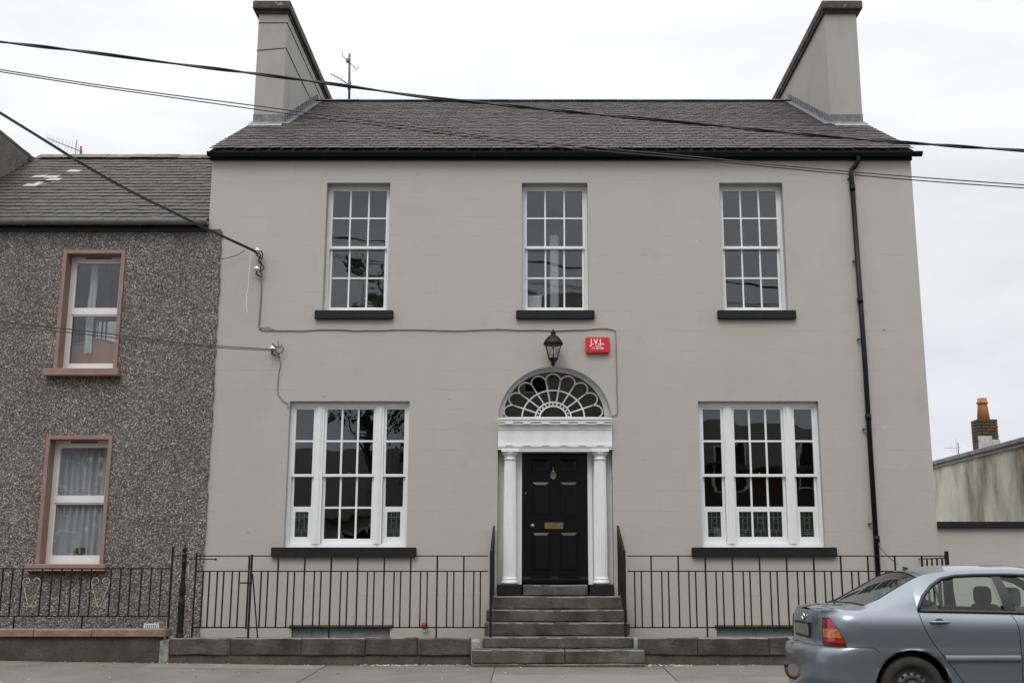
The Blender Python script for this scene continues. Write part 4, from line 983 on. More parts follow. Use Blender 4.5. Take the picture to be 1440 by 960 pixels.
for v in bm.verts: v.co = Vector(((x0 + x1) / 2 + v.co.x * (x1 - x0), -.036 + v.co.y * .068, (z0 + z1) / 2 + v.co.z * (z1 - z0)))
bmesh.ops.bevel(bm, geom=[e_ for e_ in bm.edges if abs(e_.verts[0].co.y - e_.verts[1].co.y) > .05], offset=.035, segments=4, affect='EDGES', profile=.6)
bmesh.ops.bevel(bm, geom=[e_ for e_ in bm.edges if max(v.co.y for v in e_.verts) < -.06], offset=.014, segments=3, affect='EDGES', profile=.5)
me = bpy.data.meshes.new('cover'); bm.to_mesh(me); bm.free(); me.materials.append(RED); o = bpy.data.objects.new('cover', me); COL.objects.link(o); o.parent = al; me.transform(Matrix.Translation(-origin(al)))
def text(s_, size, c, par, mat, rot=(math.pi / 2, 0, 0), name='lettering', depth=.0008, sx=1, bold=.0):
    cu = bpy.data.curves.new(name, 'FONT'); cu.body = s_; cu.size = size; cu.align_x = 'CENTER'; cu.align_y = 'CENTER'; cu.extrude = depth; cu.offset = bold; cu.space_character = 1.05
    t = bpy.data.objects.new('tmp', cu); COL.objects.link(t); bpy.context.view_layer.update()
    me = bpy.data.meshes.new_from_object(t.evaluated_get(bpy.context.evaluated_depsgraph_get())); bpy.data.objects.remove(t); me.name = name; me.materials.clear(); me.materials.append(mat)
    return piece(name, me, c, par, rot, (sx, 1, 1))
text('J.V.L.', .118, (.975, -.0715, 4.800), al, LETTER, sx=.84, bold=.003)
text('ALARMS', .024, (.985, -.0715, 4.741), al, LETTER, bold=.0012)
text('Tel. 406948', .036, (.975, -.0715, 4.704), al, LETTER, sx=1.0, bold=.0012)
# red tap-like fitting at the foot of the wall
q = at(597, 879, -.05)
rf = thing('wall_fitting', (q.x, -.0, q.z), 'small round red fitting on a white clip low on the grey wall behind the railings', 'wall fitting')
part('red_cap', MB().lathe([(0, -.10), (.03, -.095), (.045, -.08), (.05, -.06), (.04, -.045), (.015, -.04), (.015, -.01), (.03, -.008), (.03, 0)], (q.x, 0, q.z), 14, 'y'), M('faded_red_plastic', (.32, .02, .02), .5), rf)
part('clip', MB().bbox(q.x - .02, q.x + .03, -.02, -.001, q.z - .10, q.z - .06, .004), UPVC, rf)
# cable runs painted on the facade
def wallpts(l, y=-.012): return [at(a, b, y) for a, b in l]
def jitter(pts, amp=.006):
    out = []
    for i, p_ in enumerate(pts): out.append(Vector(p_) + Vector((noise.noise(Vector((i * .37, 1, 0))) * amp, 0, noise.noise(Vector((i * .41, 7, 0))) * amp)))
    return out
c1 = [(368, 385), (368, 400), (367, 430), (365, 458), (366, 463), (380, 464.5), (420, 464.5), (470, 463.3), (520, 464.6), (580, 463.2), (640, 464.8), (700, 463), (760, 464.5), (810, 464), (840, 462), (855, 462), (863, 464.5), (866, 470), (867, 520), (868, 560), (868.5, 578), (866, 583), (858, 585), (850, 584)]
whole('wall_cable', MB().tube(jitter(smooth_pts(wallpts(c1), 5), .012), .0075, 6), WIREP, 'thin painted cable clipped along the wall from the upper insulators round to the fanlight', 'cable')
c2 = [(368, 386), (366.5, 420), (364, 457), (369, 461), (377, 460), (386, 464)]
whole('wall_cable', MB().tube(smooth_pts(wallpts(c2, -.02), 5), .007, 6), WIREP, 'short painted cable dropping beside the longer one below the upper insulators', 'cable')
c3 = [(391, 495), (393, 505), (394.5, 512), (392, 525), (390.5, 545), (392, 555), (398, 563), (404, 567), (405, 574)]
whole('wall_cable', MB().tube(smooth_pts(wallpts(c3), 5), .008, 6), WIREP, 'grey cable dropping from the lower wire clamp into the left ground-floor window', 'cable')
whole('white_string', MB().tube(smooth_pts(wallpts([(353, 354), (352, 366), (350, 385), (349.5, 400), (346.5, 418), (346.5, 430), (348, 440)], -.1), 5), .006, 6), CORD, 'loose white string hanging below the upper wire clamp', 'string')
def insulator(px_, py_, label, y=-.10):
    q = at(px_, py_, y); t = thing('insulator', (q.x, 0, q.z), label, 'insulator', 'insulators on the grey wall')
    part('cup', MB().lathe([(.0, q.z + .045), (.02, q.z + .04), (.026, q.z + .02), (.05, q.z + .005), (.055, q.z - .01), (.03, q.z - .015), (.03, q.z - .035), (.0, q.z - .04)], (q.x, y, 0), 14), PORC, t)
    part('pin', MB().tube([(q.x, y, q.z - .03), (q.x, y, q.z - .09)], .016, 8).tube([(q.x, y, q.z - .085), (q.x + .03, 0, q.z - .085)], .009, 6), RUST, t)
insulator(361, 378, 'white porcelain insulator on a rusty pin, lower of the two'); insulator(362, 352, 'white porcelain insulator tangled in black wire, upper of the two')
insulator(383, 490, 'small white insulator among curled wires above the left ground-floor window', -.08)
mb = MB()
mb.tube(smooth_pts([at(a, b, -.09 - .01 * (i % 2)) for i, (a, b) in enumerate([(358, 356), (364, 352), (369, 356), (368, 364), (365, 362), (364, 368), (369, 372), (371, 377), (368, 380), (364, 382)])], 5), .011, 6)
mb.tube(smooth_pts([at(a, b, -.07) for a, b in [(362, 355), (366, 358), (364, 366), (368, 370), (366, 378), (368, 386)]], 5), .010, 6)
mb.tube(smooth_pts([at(a, b, -.07) for a, b in [(312, 364), (330, 360), (345, 352)]], 5), .006, 6)
whole('cable_tangle', mb, WIRE, 'knot of black wires looped round the upper insulators', 'cable')
mb = MB()
mb.tube(smooth_pts([at(a, b, -.07) for a, b in [(378, 491), (386, 492), (392, 497), (398, 493), (397, 488), (391, 487), (388, 492), (391, 498), (394, 503)]], 5), .007, 6)
mb.tube([at(391, 480, -.05), at(392, 490, -.05), at(397, 484, -.05)], .006, 6); mb.tube([at(383, 483, -.05), at(388, 488, -.05)], .012, 6)
whole('cable_tangle', mb, WIREG, 'small curl of grey wires at the lower wire clamp', 'cable')
# ------------------------------------------------------------------ overhead cables
def run_on(p, d, n=18, step=1.0, up=.0025): return [p + d * step * k + Vector((0, 0, up * k * k)) for k in range(1, n + 1)]
def cable(pts, r, mat, label, y=-3.3, wob=0, ext=True, name='overhead_cable'):
    P = [at(a, b, y) if len((a, b)) == 2 else a for a, b in pts]
    if ext:
        d0 = (P[0] - P[1]).normalized(); d1 = (P[-1] - P[-2]).normalized(); P = run_on(P[0], d0)[::-1] + P + run_on(P[-1], d1)
    Q = smooth_pts(P, 10)
    rs = [r * (1 + wob * noise.noise(Vector((p_.x * 2.2, 3, 1)))) for p_ in Q]
    o = whole(name, MB().tube(Q, rs, 6), mat, label, 'cable', None); o['group'] = 'wires strung over the street'; return o
A = [(0, 59), (120, 73), (240, 89), (360, 104), (480, 120), (600, 137), (720, 149), (840, 161), (960, 172), (1080, 184), (1200, 195), (1320, 204), (1440, 212)]
P1 = [at(a, b, -3.4) for a, b in A]; Q = smooth_pts(run_on(P1[0], (P1[0] - P1[1]).normalized())[::-1] + P1 + run_on(P1[-1], (P1[-1] - P1[-2]).normalized()), 14)
mb = MB(); L1, L2 = [], []
for i, p_ in enumerate(Q):
    a = p_.x * 3.2 + noise.noise(Vector((p_.x * .6, 0, 0))) * 2; L1.append(p_ + Vector((0, math.cos(a), math.sin(a))) * .011); L2.append(p_ - Vector((0, math.cos(a), math.sin(a))) * .011)
mb.tube(L1, .0125, 6); mb.tube(L2, .0125, 6)
whole('overhead_cable', mb, WIRE, 'thick twisted black power cable crossing over both chimneys from upper left to right', 'cable', 'wires strung over the street')
cable([(0, 98), (120, 117), (240, 133.5), (360, 149), (480, 165), (600, 181), (720, 196), (840, 208), (960, 219), (1080, 231), (1200, 242), (1320, 251.5), (1440, 260)], .0075, WIREG, 'upper of the thin pair of grey wires crossing the roof and gutter')
cable([(0, 101), (120, 120), (240, 137), (360, 154), (480, 170), (600, 185), (720, 200), (840, 212), (960, 222.5), (1080, 234.5), (1200, 246), (1320, 256), (1440, 264.5)], .0075, WIREG, 'lower of the thin pair of grey wires crossing the roof and gutter')
def service(pxs, y_end, r, mat, label, wob=0):
    "a wire from the facade out to a pole off to the left"
    n = len(pxs); P = []
    for i, (a, b) in enumerate(pxs): P.append(at(a, b, y_end * (1 - i / (n - 1)) - .1 * (i / (n - 1))))
    d0 = (P[0] - P[1]).normalized(); P = run_on(P[0], d0, 12)[::-1] + P
    o = whole('service_cable', MB().tube(smooth_pts(P, 8), r, 6), mat, label, 'cable', 'service wires to the grey house')
service([(0, 158), (60, 195), (120, 232), (180, 266), (240, 296), (295, 323), (362, 354)], -4., .0125, WIRE, 'black service wire sloping down from upper left to the upper insulators')
service([(0, 160), (60, 197), (120, 234.5), (180, 268.5), (240, 298), (295, 325), (362, 356)], -4.1, .008, WIRE, 'thinner black wire running just beneath the sloping service wire')
service([(0, 452), (43, 457), (100, 463), (160, 470), (230, 479), (300, 486), (385, 491)], -4., .008, WIREG, 'upper of the two nearly level wires running to the lower clamp')
service([(0, 460), (43, 462), (100, 467.5), (160, 474.5), (230, 482), (300, 488.5), (385, 493)], -4.1, .007, WIREG, 'lower of the two nearly level wires running to the lower clamp')
mb = MB().tube(smooth_pts([at(1234, 765, -.03), at(1245, 778, -.2), at(1256, 788, -.35), at(1262, 794, -.5)], 5), .006, 6)
whole('loose_wire', mb, WIREG, 'thin loose wire sticking out beside the downpipe above the railing', 'wire')
# ------------------------------------------------------------------ aerials
def aerial_mast():
    b = Vector((at(490, 147, YR).x, YR - .02, ZR)); k = (at(490, 75, YR).z - at(490, 147, YR).z) / 72
    t = thing('tv_aerial', b, 'bare grey aerial mast with bent arms on the ridge beside the left chimney', 'aerial')
    def Q(a, c, y=YR): return at(a, c, y)
    part('mast', MB().tube([Q(491, 150), Q(491.5, 76)], .024, 8).tube([Q(491, 126), Q(491.5, 114)], .035, 8).box(Q(487, 90).x, Q(491, 90).x, YR - .05, YR + .03, Q(0, 88).z, Q(0, 84).z), GALV, t)
    part('arm', MB().tube([Q(481, 72), Q(481.5, 79.5), Q(490, 86), Q(502, 99), Q(503.5, 96), Q(503.8, 93)], .008, 6), GALV, t)
    part('arm', MB().tube([Q(490, 119), Q(478, 111, YR - .2), Q(465, 104, YR - .5)], .010, 6), GALV, t)
    mb = MB()
    for f in (.2, .4, .6, .8): 
        c = Q(490, 119).lerp(Q(465, 104, YR - .5), f); mb.tube([c - Vector((.0, .0, .09)), c + Vector((.0, .0, .09))], .003, 4)
    part('rod', mb, GALV, t)
aerial_mast()
def yagi(base, top, tipa, tipb, y, mat, label, n=11, k=1.0):
    t = thing('tv_aerial', at(*base, y), label, 'aerial')
    part('mast', MB().tube([at(*base, y), at(*top, y)], .022 * k, 8), mat, t)
    a, b = at(*tipa, y), at(*tipb, y); part('boom', MB().tube([a, b], .008 * k, 6), GALV, t); mb = MB()
    for i in range(n):
        f = i / (n - 1); c = a.lerp(b, f * .86); l = .07 + .06 * f; mb.tube([c - Vector((.01, .02, l)), c + Vector((.01, -.02, l))], .003 * k, 4)
    c = a.lerp(b, .88); mb.tube([c + Vector((-.03, 0, .22)), c + Vector((-.06, 0, .2)), c + Vector((-.06, 0, -.2)), c + Vector((-.03, 0, -.22))], .007 * k, 5)
    part('rod', mb, GALV, t)
yagi((113, 224), (114, 206), (67, 194.5), (117, 214.5), 3.42, REDT, 'yagi aerial on a red mast behind the ridge of the pebbledashed house')
# ------------------------------------------------------------------ right side: boundary wall, outbuilding
bwl = thing('boundary_wall', (9, 0, .1), 'grey painted boundary wall with dark coping joining the house at the right', 'wall')
part('body', MB().box(XR + .003, 14, .02, .3, -.1, 2.015), WALL, bwl)
part('coping', MB().bbox(XR + .004, 14, -.045, .36, 2.0165, 2.11, .008), SILL, bwl)
ob = thing('rendered_outbuilding', (9.5, 4, 0), 'long stained pale building behind the boundary wall, seen right of the house', 'building')
OX = 10.5; zt_ = 4.10; OY = 5.5
part('side_wall', MB().box(OX, OX + .3, OY, 22, 0, zt_ - .12), STAIN, ob)
part('end_wall', MB().box(OX + .302, 17, OY, OY + .3, 0, zt_ - .12), STAIN, ob); part('end_wall', MB().box(OX + .302, 17, 21.7, 22, 0, zt_ - .12), STAIN, ob); part('end_wall', MB().box(16.7, 17, OY + .302, 21.698, 0, zt_ - .12), STAIN, ob)
part('eaves_course', MB().box(OX - .035, OX + .3, OY - .03, 22.04, zt_ - .118, zt_ - .075), COPG, ob)
part('coping', MB().box(OX - .02, OX + .3, OY - .02, 22.03, zt_ - .074, zt_ - .035).bbox(OX - .06, OX + .33, OY - .05, 22.06, zt_ - .034, zt_ + .07, .012), COPG, ob)
part('roof', MB().prism([(OX + .3, zt_), (13.5, zt_ + .25), (17, zt_), (17, zt_ - .1), (OX + .3, zt_ - .1)], 'y', OY + .35, 21.9), SLATE2, ob)
oc = bpy.data.objects.new('chimney', None); COL.objects.link(oc); oc.parent = ob
cyY = 9.9; a_, b_ = at(1376.5, 620, cyY), at(1403, 588.5, cyY); w = b_.x - a_.x; zb_ = 4.05; ztp = b_.z
part('core', MB().box(a_.x + .03, b_.x - .03, cyY + .03, cyY + w - .03, zb_, ztp - .01), MORT, oc)
bx = w / 2.5
bme = MB().bbox(0, bx - .01, 0, .1, 0, .064, .006).mesh('brick', BRICK, True); bmh = MB().bbox(0, bx / 2 - .01, 0, .1, 0, .064, .006).mesh('brick', BRICK, True); bms = MB().bbox(0, .1, 0, w - .21, 0, .064, .006).mesh('brick', BRICK, True)
for r in range(9):
    z = ztp - (r + 1) * .075
    if z < 4.05: break
    xx = a_.x
    seq = [bme, bme, bmh] if r % 2 else [bmh, bme, bme]
    for me_ in seq:
        piece('brick', me_, (xx, cyY + rnd(-.006, .006), z), oc); xx += bx if me_ is bme else bx / 2
    piece('brick', bms, (a_.x + rnd(-.005, .005), cyY + .105, z), oc); piece('brick', bms, (b_.x - .105, cyY + .105, z), oc)
part('flashing', MB().bbox(a_.x - .012, b_.x - w * .35, cyY - .02, cyY + .02, 4.0, at(1380, 613, cyY).z, .01).bbox(b_.x - w * .35, b_.x + .01, cyY - .02, cyY + .015, 4.0, at(1380, 618, cyY).z, .01), M('pale_lead', (.45, .45, .44), .6, .3, 8, .2), oc)
px_ = at(1383, 588, cyY + w / 2); hh = at(1383, 560, cyY + w / 2).z - px_.z
part('pot', MB().lathe([(.15, px_.z - .05), (.115, px_.z + hh * .62), (.105, px_.z + hh * .72), (.14, px_.z + hh * .74), (.14, px_.z + hh * .79), (.108, px_.z + hh * .82), (.112, px_.z + hh), (.085, px_.z + hh), (.085, px_.z + hh * .5)], (px_.x, cyY + w / 2, 0), 16), POT, oc)
yagi((1348, 640), (1347, 622), (1328, 630), (1351, 629), 12., GALV, 'tiny aerial just above the coping of the stained building', 7, .5)
# ------------------------------------------------------------------ CAR
CX0, CYN, CHW = 2.66, -5.6, .855
CYC = CYN + CHW
car = thing('parked_car', (CX0 + 2.2, CYC, 0), 'silver-blue saloon car parked facing right in front of the railings', 'car')
def lerp_tab(tab, x):
    if x <= tab[0][0]: return tab[0][1]
    for (a, b), (c, d) in zip(tab, tab[1:]):
        if x <= c: return b + (d - b) * (x - a) / (c - a)
    return tab[-1][1]
def hermite(tab, x):
    if x <= tab[0][0]: return tab[0][1]
    if x >= tab[-1][0]: return tab[-1][1]
    for i in range(len(tab) - 1):
        if x <= tab[i + 1][0]:
            x0, y0 = tab[i]; x1, y1 = tab[i + 1]; h = x1 - x0; t = (x - x0) / h
            m0 = (y1 - y0) / h if i == 0 else (tab[i + 1][1] - tab[i - 1][1]) / (tab[i + 1][0] - tab[i - 1][0])
            m1 = (y1 - y0) / h if i + 2 >= len(tab) else (tab[i + 2][1] - y0) / (tab[i + 2][0] - x0)
            return (2 * t ** 3 - 3 * t * t + 1) * y0 + (t ** 3 - 2 * t * t + t) * h * m0 + (-2 * t ** 3 + 3 * t * t) * y1 + (t ** 3 - t * t) * h * m1
BELT = [(0, 1.015), (.25, 1.03), (.7, 1.035), (1.2, 1.028), (2.2, 1.005), (3.1, .955), (3.5, .90), (4.0, .80), (4.41, .66)]
def belt(s): return hermite(BELT, s)
# levels: z at full belt height, rear extreme, front extreme, half width
LV = [(.20, .06, 4.30, .80), (.26, .03, 4.36, .83), (.36, .012, 4.39, .845), (.395, .004, 4.40, .850), (.41, .004, 4.40, .848), (.52, .0, 4.41, .853), (.62, .004, 4.41, .855), (.668, .022, 4.40, .853), (.69, .07, 4.385, .849), (.70, .115, 4.37, .848), (.76, .13, 4.35, .849), (.85, .138, 4.32, .846), (.915, .142, 4.28, .838), (.955, .145, 4.24, .824), (.985, .15, 4.2, .806), (1.02, .165, 4.15, .775)]
def nz_(z): return 3.0 if z < .68 else 3.0 + 1.4 * min(1, (z - .68) / .06)
LRR = .56
def lvz(z, s):
    b = belt(s)
    return z if z <= .66 else .66 + (z - .66) * max(.02, (b - .66) / (1.02 - .66))
def body_pt(level, t):
    "t: 0 rear centre ... 1 rear corner done ... 2 front corner starts ... 3 front centre (near side)"
    z, r, f, w = level; Lr, Lf, n = LRR, .95, nz_(level[0])
    if t <= 1:
        a = t * math.pi / 2; s = r + Lr * (1 - max(0, math.cos(a)) ** (2 / n)); y = w * max(0, math.sin(a)) ** (2 / n)
    elif t <= 2: s = r + Lr + (f - Lf - r - Lr) * (t - 1); y = w
    else:
        a = (t - 2) * math.pi / 2; s = f - Lf + Lf * max(0, math.sin(a)) ** (2 / 2.4); y = w * max(0, math.cos(a)) ** (2 / 2.4)
    return s, y, lvz(z, s)
WHL = (.955, 3.555); WR, AR, WZ = .308, .365, .312
def arch_z(s):
    for c in WHL:
        if abs(s - c) < AR: return WZ + math.sqrt(AR * AR - (s - c) ** 2)
    return 0
def cw(s, y, z): return Vector((CX0 + s, CYC + y, z))
ts = [k / 16 for k in range(16)] + [1 + k / 110 for k in range(110)] + [2 + k / 20 for k in range(21)]
for side in (-1,):
    pass
mb = MB()
for sg in (-1, 1):
    rows = []
    for lv in LV:
        row = []
        for t in ts:
            s, y, z = body_pt(lv, t); az = arch_z(s)
            if az and lv[0] < .66 + .1: z = max(z, az)
            if z < az: z = az
            row.append(cw(s, sg * y, z))
        rows.append(row)
    mb.grid(rows, True, sg > 0)
# deck, roof and bonnet built with the greenhouse
RAIL = [(.15, 1.02), (.30, 1.05), (.50, 1.062), (.60, 1.075), (.70, 1.125), (1.12, 1.345), (1.30, 1.392), (1.6, 1.418), (2.0, 1.425), (2.35, 1.41), (2.6, 1.355), (2.75, 1.285), (3.25, 1.0), (3.35, .955), (3.6, .915), (3.9, .855), (4.15, .775)]
RW = [(.15, .70), (.30, .70), (.55, .665), (.75, .64), (1.12, .585), (1.5, .575), (2.35, .575), (2.7, .60), (3.25, .70), (3.4, .72), (4.15, .62)]
def railz(s): return hermite(RAIL, s)
def railw(s): return lerp_tab(RW, s)
def crown(s): return .012 + .038 * max(0, min(1, (railz(s) - 1.08) / .25)) + (.012 if s < .6 else 0)
def top_pt(s, f, off=0):
    w, z = railw(s), railz(s); return cw(s, f * w, z + crown(s) * (1 - abs(f) ** 2.2) + off)
def beltw(s):
    lv = LV[-1]; best = .775; Lr, r, n = LRR, .165, nz_(1.02)
    if s < r + Lr: k = max(0, min(1, (s - r) / Lr)); best = .775 * max(0, (1 - (1 - k) ** n)) ** (1 / n)
    f = 4.15
    if s > f - .95: k = max(0, min(1, (f - s) / .95)); best = .775 * max(0, (1 - (1 - k) ** 2.4)) ** (1 / 2.4)
    return best
FS = [-1 + k / 6 for k in range(13)]
def rw2(s): return min(railw(s), beltw(s))
def tp(s, f, off=0): return cw(s, f * rw2(s), railz(s) + crown(s) * (1 - abs(f) ** 2.2) + off)
def ss(a, b, n): return [a + (b - a) * k / n for k in range(n + 1)]
decks = [[.1655, .167, .17, .18] + ss(.19, .60, 12), ss(1.13, 2.52, 18), ss(3.24, 4.149, 16)]
for S_ in decks: mb.grid([[tp(s, f) for f in FS] for s in S_], True)
# shoulders: belt line to rail, outside the door glass
def side_pt(s, f, sg, off=0):
    "f 0 at belt, 1 at rail"
    zb__, zr__ = belt(s), railz(s); wb, wr = beltw(s), rw2(s)
    y = wb + (wr - wb) * f + .03 * math.sin(math.pi * f) * max(.15, min(1, (zr__ - zb__) / .3)); return cw(s, sg * (y + off), zb__ + (zr__ - zb__) * f)
for sg in (-1, 1):
    TOPS = [body_pt(LV[-1], t)[0] for t in ts]
    for S_ in ([.1655, .167, .17, .18] + [s_ for s_ in TOPS if .185 < s_ < 1.05] + [1.06], [3.2] + [s_ for s_ in TOPS if 3.21 < s_ < 4.145] + [4.149]): mb.grid([[side_pt(s, f, sg) for f in (0, .25, .5, .75, 1)] for s in S_], True, sg < 0)
# doors' upper frame region as a sheet with the window opening cut out
def sheet_side(mb_, outline, hl, sg, off, extra=()):
    def fn(a, b):
        zb__, zr__ = belt(a), railz(a); f = (b - zb__) / max(.02, zr__ - zb__); return side_pt(a, f, sg, off)
    mb_.sheet(outline, hl, fn, extra, True)
def topline(a, b, n, d): return [(s, railz(s) - d) for s in ss(a, b, n)]
def botline(a, b, n, d): return [(s, belt(s) + d) for s in ss(a, b, n)]
WIN = botline(1.075, 3.0, 20, .004) + [(2.72, 1.235), (2.62, 1.29), (2.45, 1.34)] + [(s, railz(s) - .05) for s in (2.3, 2.0, 1.7, 1.5)] + [(1.36, 1.335), (1.24, 1.265), (1.14, 1.17), (1.085, 1.08)]
for sg in (-1, 1):
    ol_ = botline(1.06, 3.2, 24, 0) + topline(1.06, 3.2, 40, 0)[::-1]
    sheet_side(mb, ol_, [WIN], sg, 0)
body = part('body', mb, PAINT, car)
bm = bmesh.new(); bm.from_mesh(body.data); bmesh.ops.remove_doubles(bm, verts=bm.verts[:], dist=.0006); bmesh.ops.dissolve_degenerate(bm, edges=bm.edges[:], dist=.0003); bmesh.ops.recalc_face_normals(bm, faces=bm.faces[:]); bm.to_mesh(body.data); bm.free()
for p_ in body.data.polygons: p_.use_smooth = True
# glass
mb = MB().grid([[tp(s, f * .985, .001) for f in FS] for s in ss(.60, 1.13, 8)], True); part('rear_window', mb, REARGLASS, car, fix=False)
mb = MB()
for sg in (-1, 1): mb.tube([tp(s, sg * .985, .004) for s in ss(.60, 1.13, 8)], .008, 5)
mb.tube([tp(.60, f * .985, .004) for f in FS], .010, 5); mb.tube([tp(1.13, f * .985, .003) for f in FS], .007, 5); part('window_seal', mb, TRIM, car)
mb = MB().grid([[tp(s, f, .0) for f in FS] for s in ss(2.52, 3.24, 8)], True); part('windscreen', mb, CARGLASS, car, fix=False)
for sg in (-1, 1):
    gm = MB(); sheet_side(gm, WIN, [], sg, -.012); part('side_window', gm, CARGLASS, car, fix=False)
    # black seal round the opening and pillars
    tm = MB(); W2 = WIN + [WIN[0]]
    def fn3(a, b, off): zb__, zr__ = belt(a), railz(a); return side_pt(a, (b - zb__) / max(.02, zr__ - zb__), sg, off)
    tm.tube([fn3(a, b, .0) for a, b in W2], .019, 6)
    C0 = Vector((2.0, 1.18))
    def strip(A, B, w0, w1, off=-.004):
        a, b = Vector(A), Vector(B)
        rw_ = []
        for k in range(11):
            f = k / 10; c = a.lerp(b, f); w = w0 + (w1 - w0) * f; rw_.append([fn3(c.x - w, c.y, off), fn3(c.x, c.y, off), fn3(c.x + w, c.y, off)])
        tm.grid(rw_, True)
    strip((1.965, belt(1.965) + .002), (1.90, railz(1.9) - .05), .055, .045, .003)
    strip((1.30, belt(1.3) + .002), (1.275, 1.285), .015, .012, .003)
    part('window_trim', tm, TRIM, car, fix=False)
# seams, doors, strips
def on_body(s, z, sg=-1, off=0):
    lo = hi = None
    for a, b in zip(LV, LV[1:]):
        za, zb__ = lvz(a[0], s), lvz(b[0], s)
        if za - 1e-6 <= z <= zb__ + 1e-6: lo, hi = a, b; f = (z - za) / max(1e-6, zb__ - za); break
    if lo is None: lo = hi = LV[-1] if z > 1 else LV[0]; f = 0
    def wy(lv):
        Lr, r, n = LRR, lv[1], nz_(lv[0]); w = lv[3]
        if s < r + Lr: k = max(0, min(1, (s - r) / Lr)); return w * max(0, 1 - (1 - k) ** n) ** (1 / n)
        if s > lv[2] - .95: k = max(0, min(1, (lv[2] - s) / .95)); return w * max(0, 1 - (1 - k) ** 2.4) ** (1 / 2.4)
        return w
    return cw(s, sg * (wy(lo) * (1 - f) + wy(hi) * f + off), z)
def dense(P, n=8):
    out = []
    for a, b in zip(P, P[1:]):
        for k in range(n): out.append((a[0] + (b[0] - a[0]) * k / n, a[1] + (b[1] - a[1]) * k / n))
    return out + [P[-1]]
R_DOOR = [(1.065, 1.027), (1.075, .94), (1.11, .84), (1.18, .72), (1.27, .60), (1.36, .48), (1.43, .38), (1.47, .27)]
for sg in (-1, 1):
    rd = thing_ = bpy.data.objects.new('rear_door', None); COL.objects.link(rd); rd.parent = car
    def seam(P): part('panel_seam', MB().tube([on_body(s, z, sg, .0005) for s, z in P], .0045, 4), TRIM, car)
    seam(dense(R_DOOR))
    B_ = [(1.955, 1.008), (1.99, .93), (2.0, .85), (2.0, .6), (1.99, .27)]
    seam(dense(B_))
    F_ = [(3.02, .95), (3.04, .86), (3.03, .6), (2.98, .27)]
    seam(dense(F_))
    seam(dense([(1.47, .27), (2.98, .27)]))
    seam(dense([(.13, .697), (.60, .697), (.64, .66)], 14))
    # handle: bowl and grip
    for hx in (1.16, 2.1):
        g_ = MB(); hz = .935
        bowl = [(hx + .085 + .042 * math.cos(a), hz + .008 + .026 * math.sin(a)) for a in [k * math.pi / 8 for k in range(16)]]
        g_.add([on_body(a, b, sg, .0025) for a, b in bowl], [tuple(range(16))]); part('handle_recess', g_, TRIM, rd, fix=False)
        gr = MB(); gr.tube([on_body(hx - .01 + .19 * k / 8, hz - .004 + .002 * math.sin(math.pi * k / 8), sg, .006 + .024 * math.sin(math.pi * k / 8) ** .5) for k in range(9)], [.007, .012, .014, .014, .014, .014, .014, .012, .007], 8); part('handle', gr, PAINT, rd)
    # rub strips
    st_ = MB()
    for a, b in ((1.27, 1.985), (2.02, 2.97)):
        P = [on_body(s, .60 + 0 * s, sg, .004) for s in ss(a, b, 10)]
        rows = [[p_ + Vector((0, sg * o_, dz)) for p_ in P] for o_, dz in ((0, -.032), (.012, -.026), (.016, 0), (.012, .022), (0, .028))]; st_.grid(rows, True, sg > 0)
        for q_ in (0, -1): st_.add([r_[q_] for r_ in rows], [tuple(range(5))])
    part('rub_strip', st_, M('grey_rub_strip', (.15, .17, .19), .4, .1), car, fix=False)
def ring_seam(z, t0, t1, sg):
    P_ = []
    for k in range(25):
        t = t0 + (t1 - t0) * k / 24; s, y = body_pt_z(z, t); P_.append(cw(s - .001, sg * y, z))
    part('panel_seam', MB().tube(P_, .005, 4), TRIM, car)
# arch liners
for c in WHL:
    for sg in (-1, 1):
        mb = MB(); n = 20; rows = [[cw(c + (AR + .001) * math.cos(math.pi * k / n), sg * y, WZ + (AR + .001) * math.sin(math.pi * k / n)) for k in range(n + 1)] for y in (.845, .50)]
        mb.grid(rows, True); mb.add([rows[1][k] for k in range(n + 1)] + [cw(c + AR, sg * .5, .2), cw(c - AR, sg * .5, .2)], [tuple(range(n + 1))])
        part('wheel_arch', mb, TRIM, car, fix=False)
mb = MB().box(CX0 + .3, CX0 + 4.15, CYC - .72, CYC + .72, .2, .24); part('underbody', mb, TRIM, car)
# wheels
def wheel_meshes():
    ty = MB().lathe([(.20, -.095), (.25, -.10), (.285, -.095), (.305, -.075), (.308, 0), (.305, .075), (.285, .095), (.25, .10), (.20, .095), (.195, 0)], (0, 0, 0), 40, 'y', True)
    ri = MB().lathe([(.205, -.092), (.198, -.088), (.19, -.075), (.18, -.05), (.168, -.048), (.165, -.06), (.13, -.072), (.105, -.07), (.095, -.055), (.0, -.055)], (0, 0, 0), 40, 'y', caps=False)
    ho = MB(); 
    for k in range(14):
        a = 2 * math.pi * k / 14; c = (.148 * math.cos(a), -.0712, .148 * math.sin(a))
        ho.add([(c[0] + .017 * math.cos(b), c[1] + .0022 - .0, c[2] + .017 * math.sin(b)) for b in [j * math.pi / 4 for j in range(8)]], [tuple(range(8))])
    hb_ = MB().lathe([(.092, -.056), (.085, -.078), (.06, -.088), (.04, -.10), (0, -.102)], (0, 0, 0), 24, 'y')
    return ty.mesh('tyre', TYRE, True), ri.mesh('rim', RIM, True), ho.mesh('rim_hole', TRIM), hb_.mesh('hub', HUB, True)
WM = wheel_meshes()
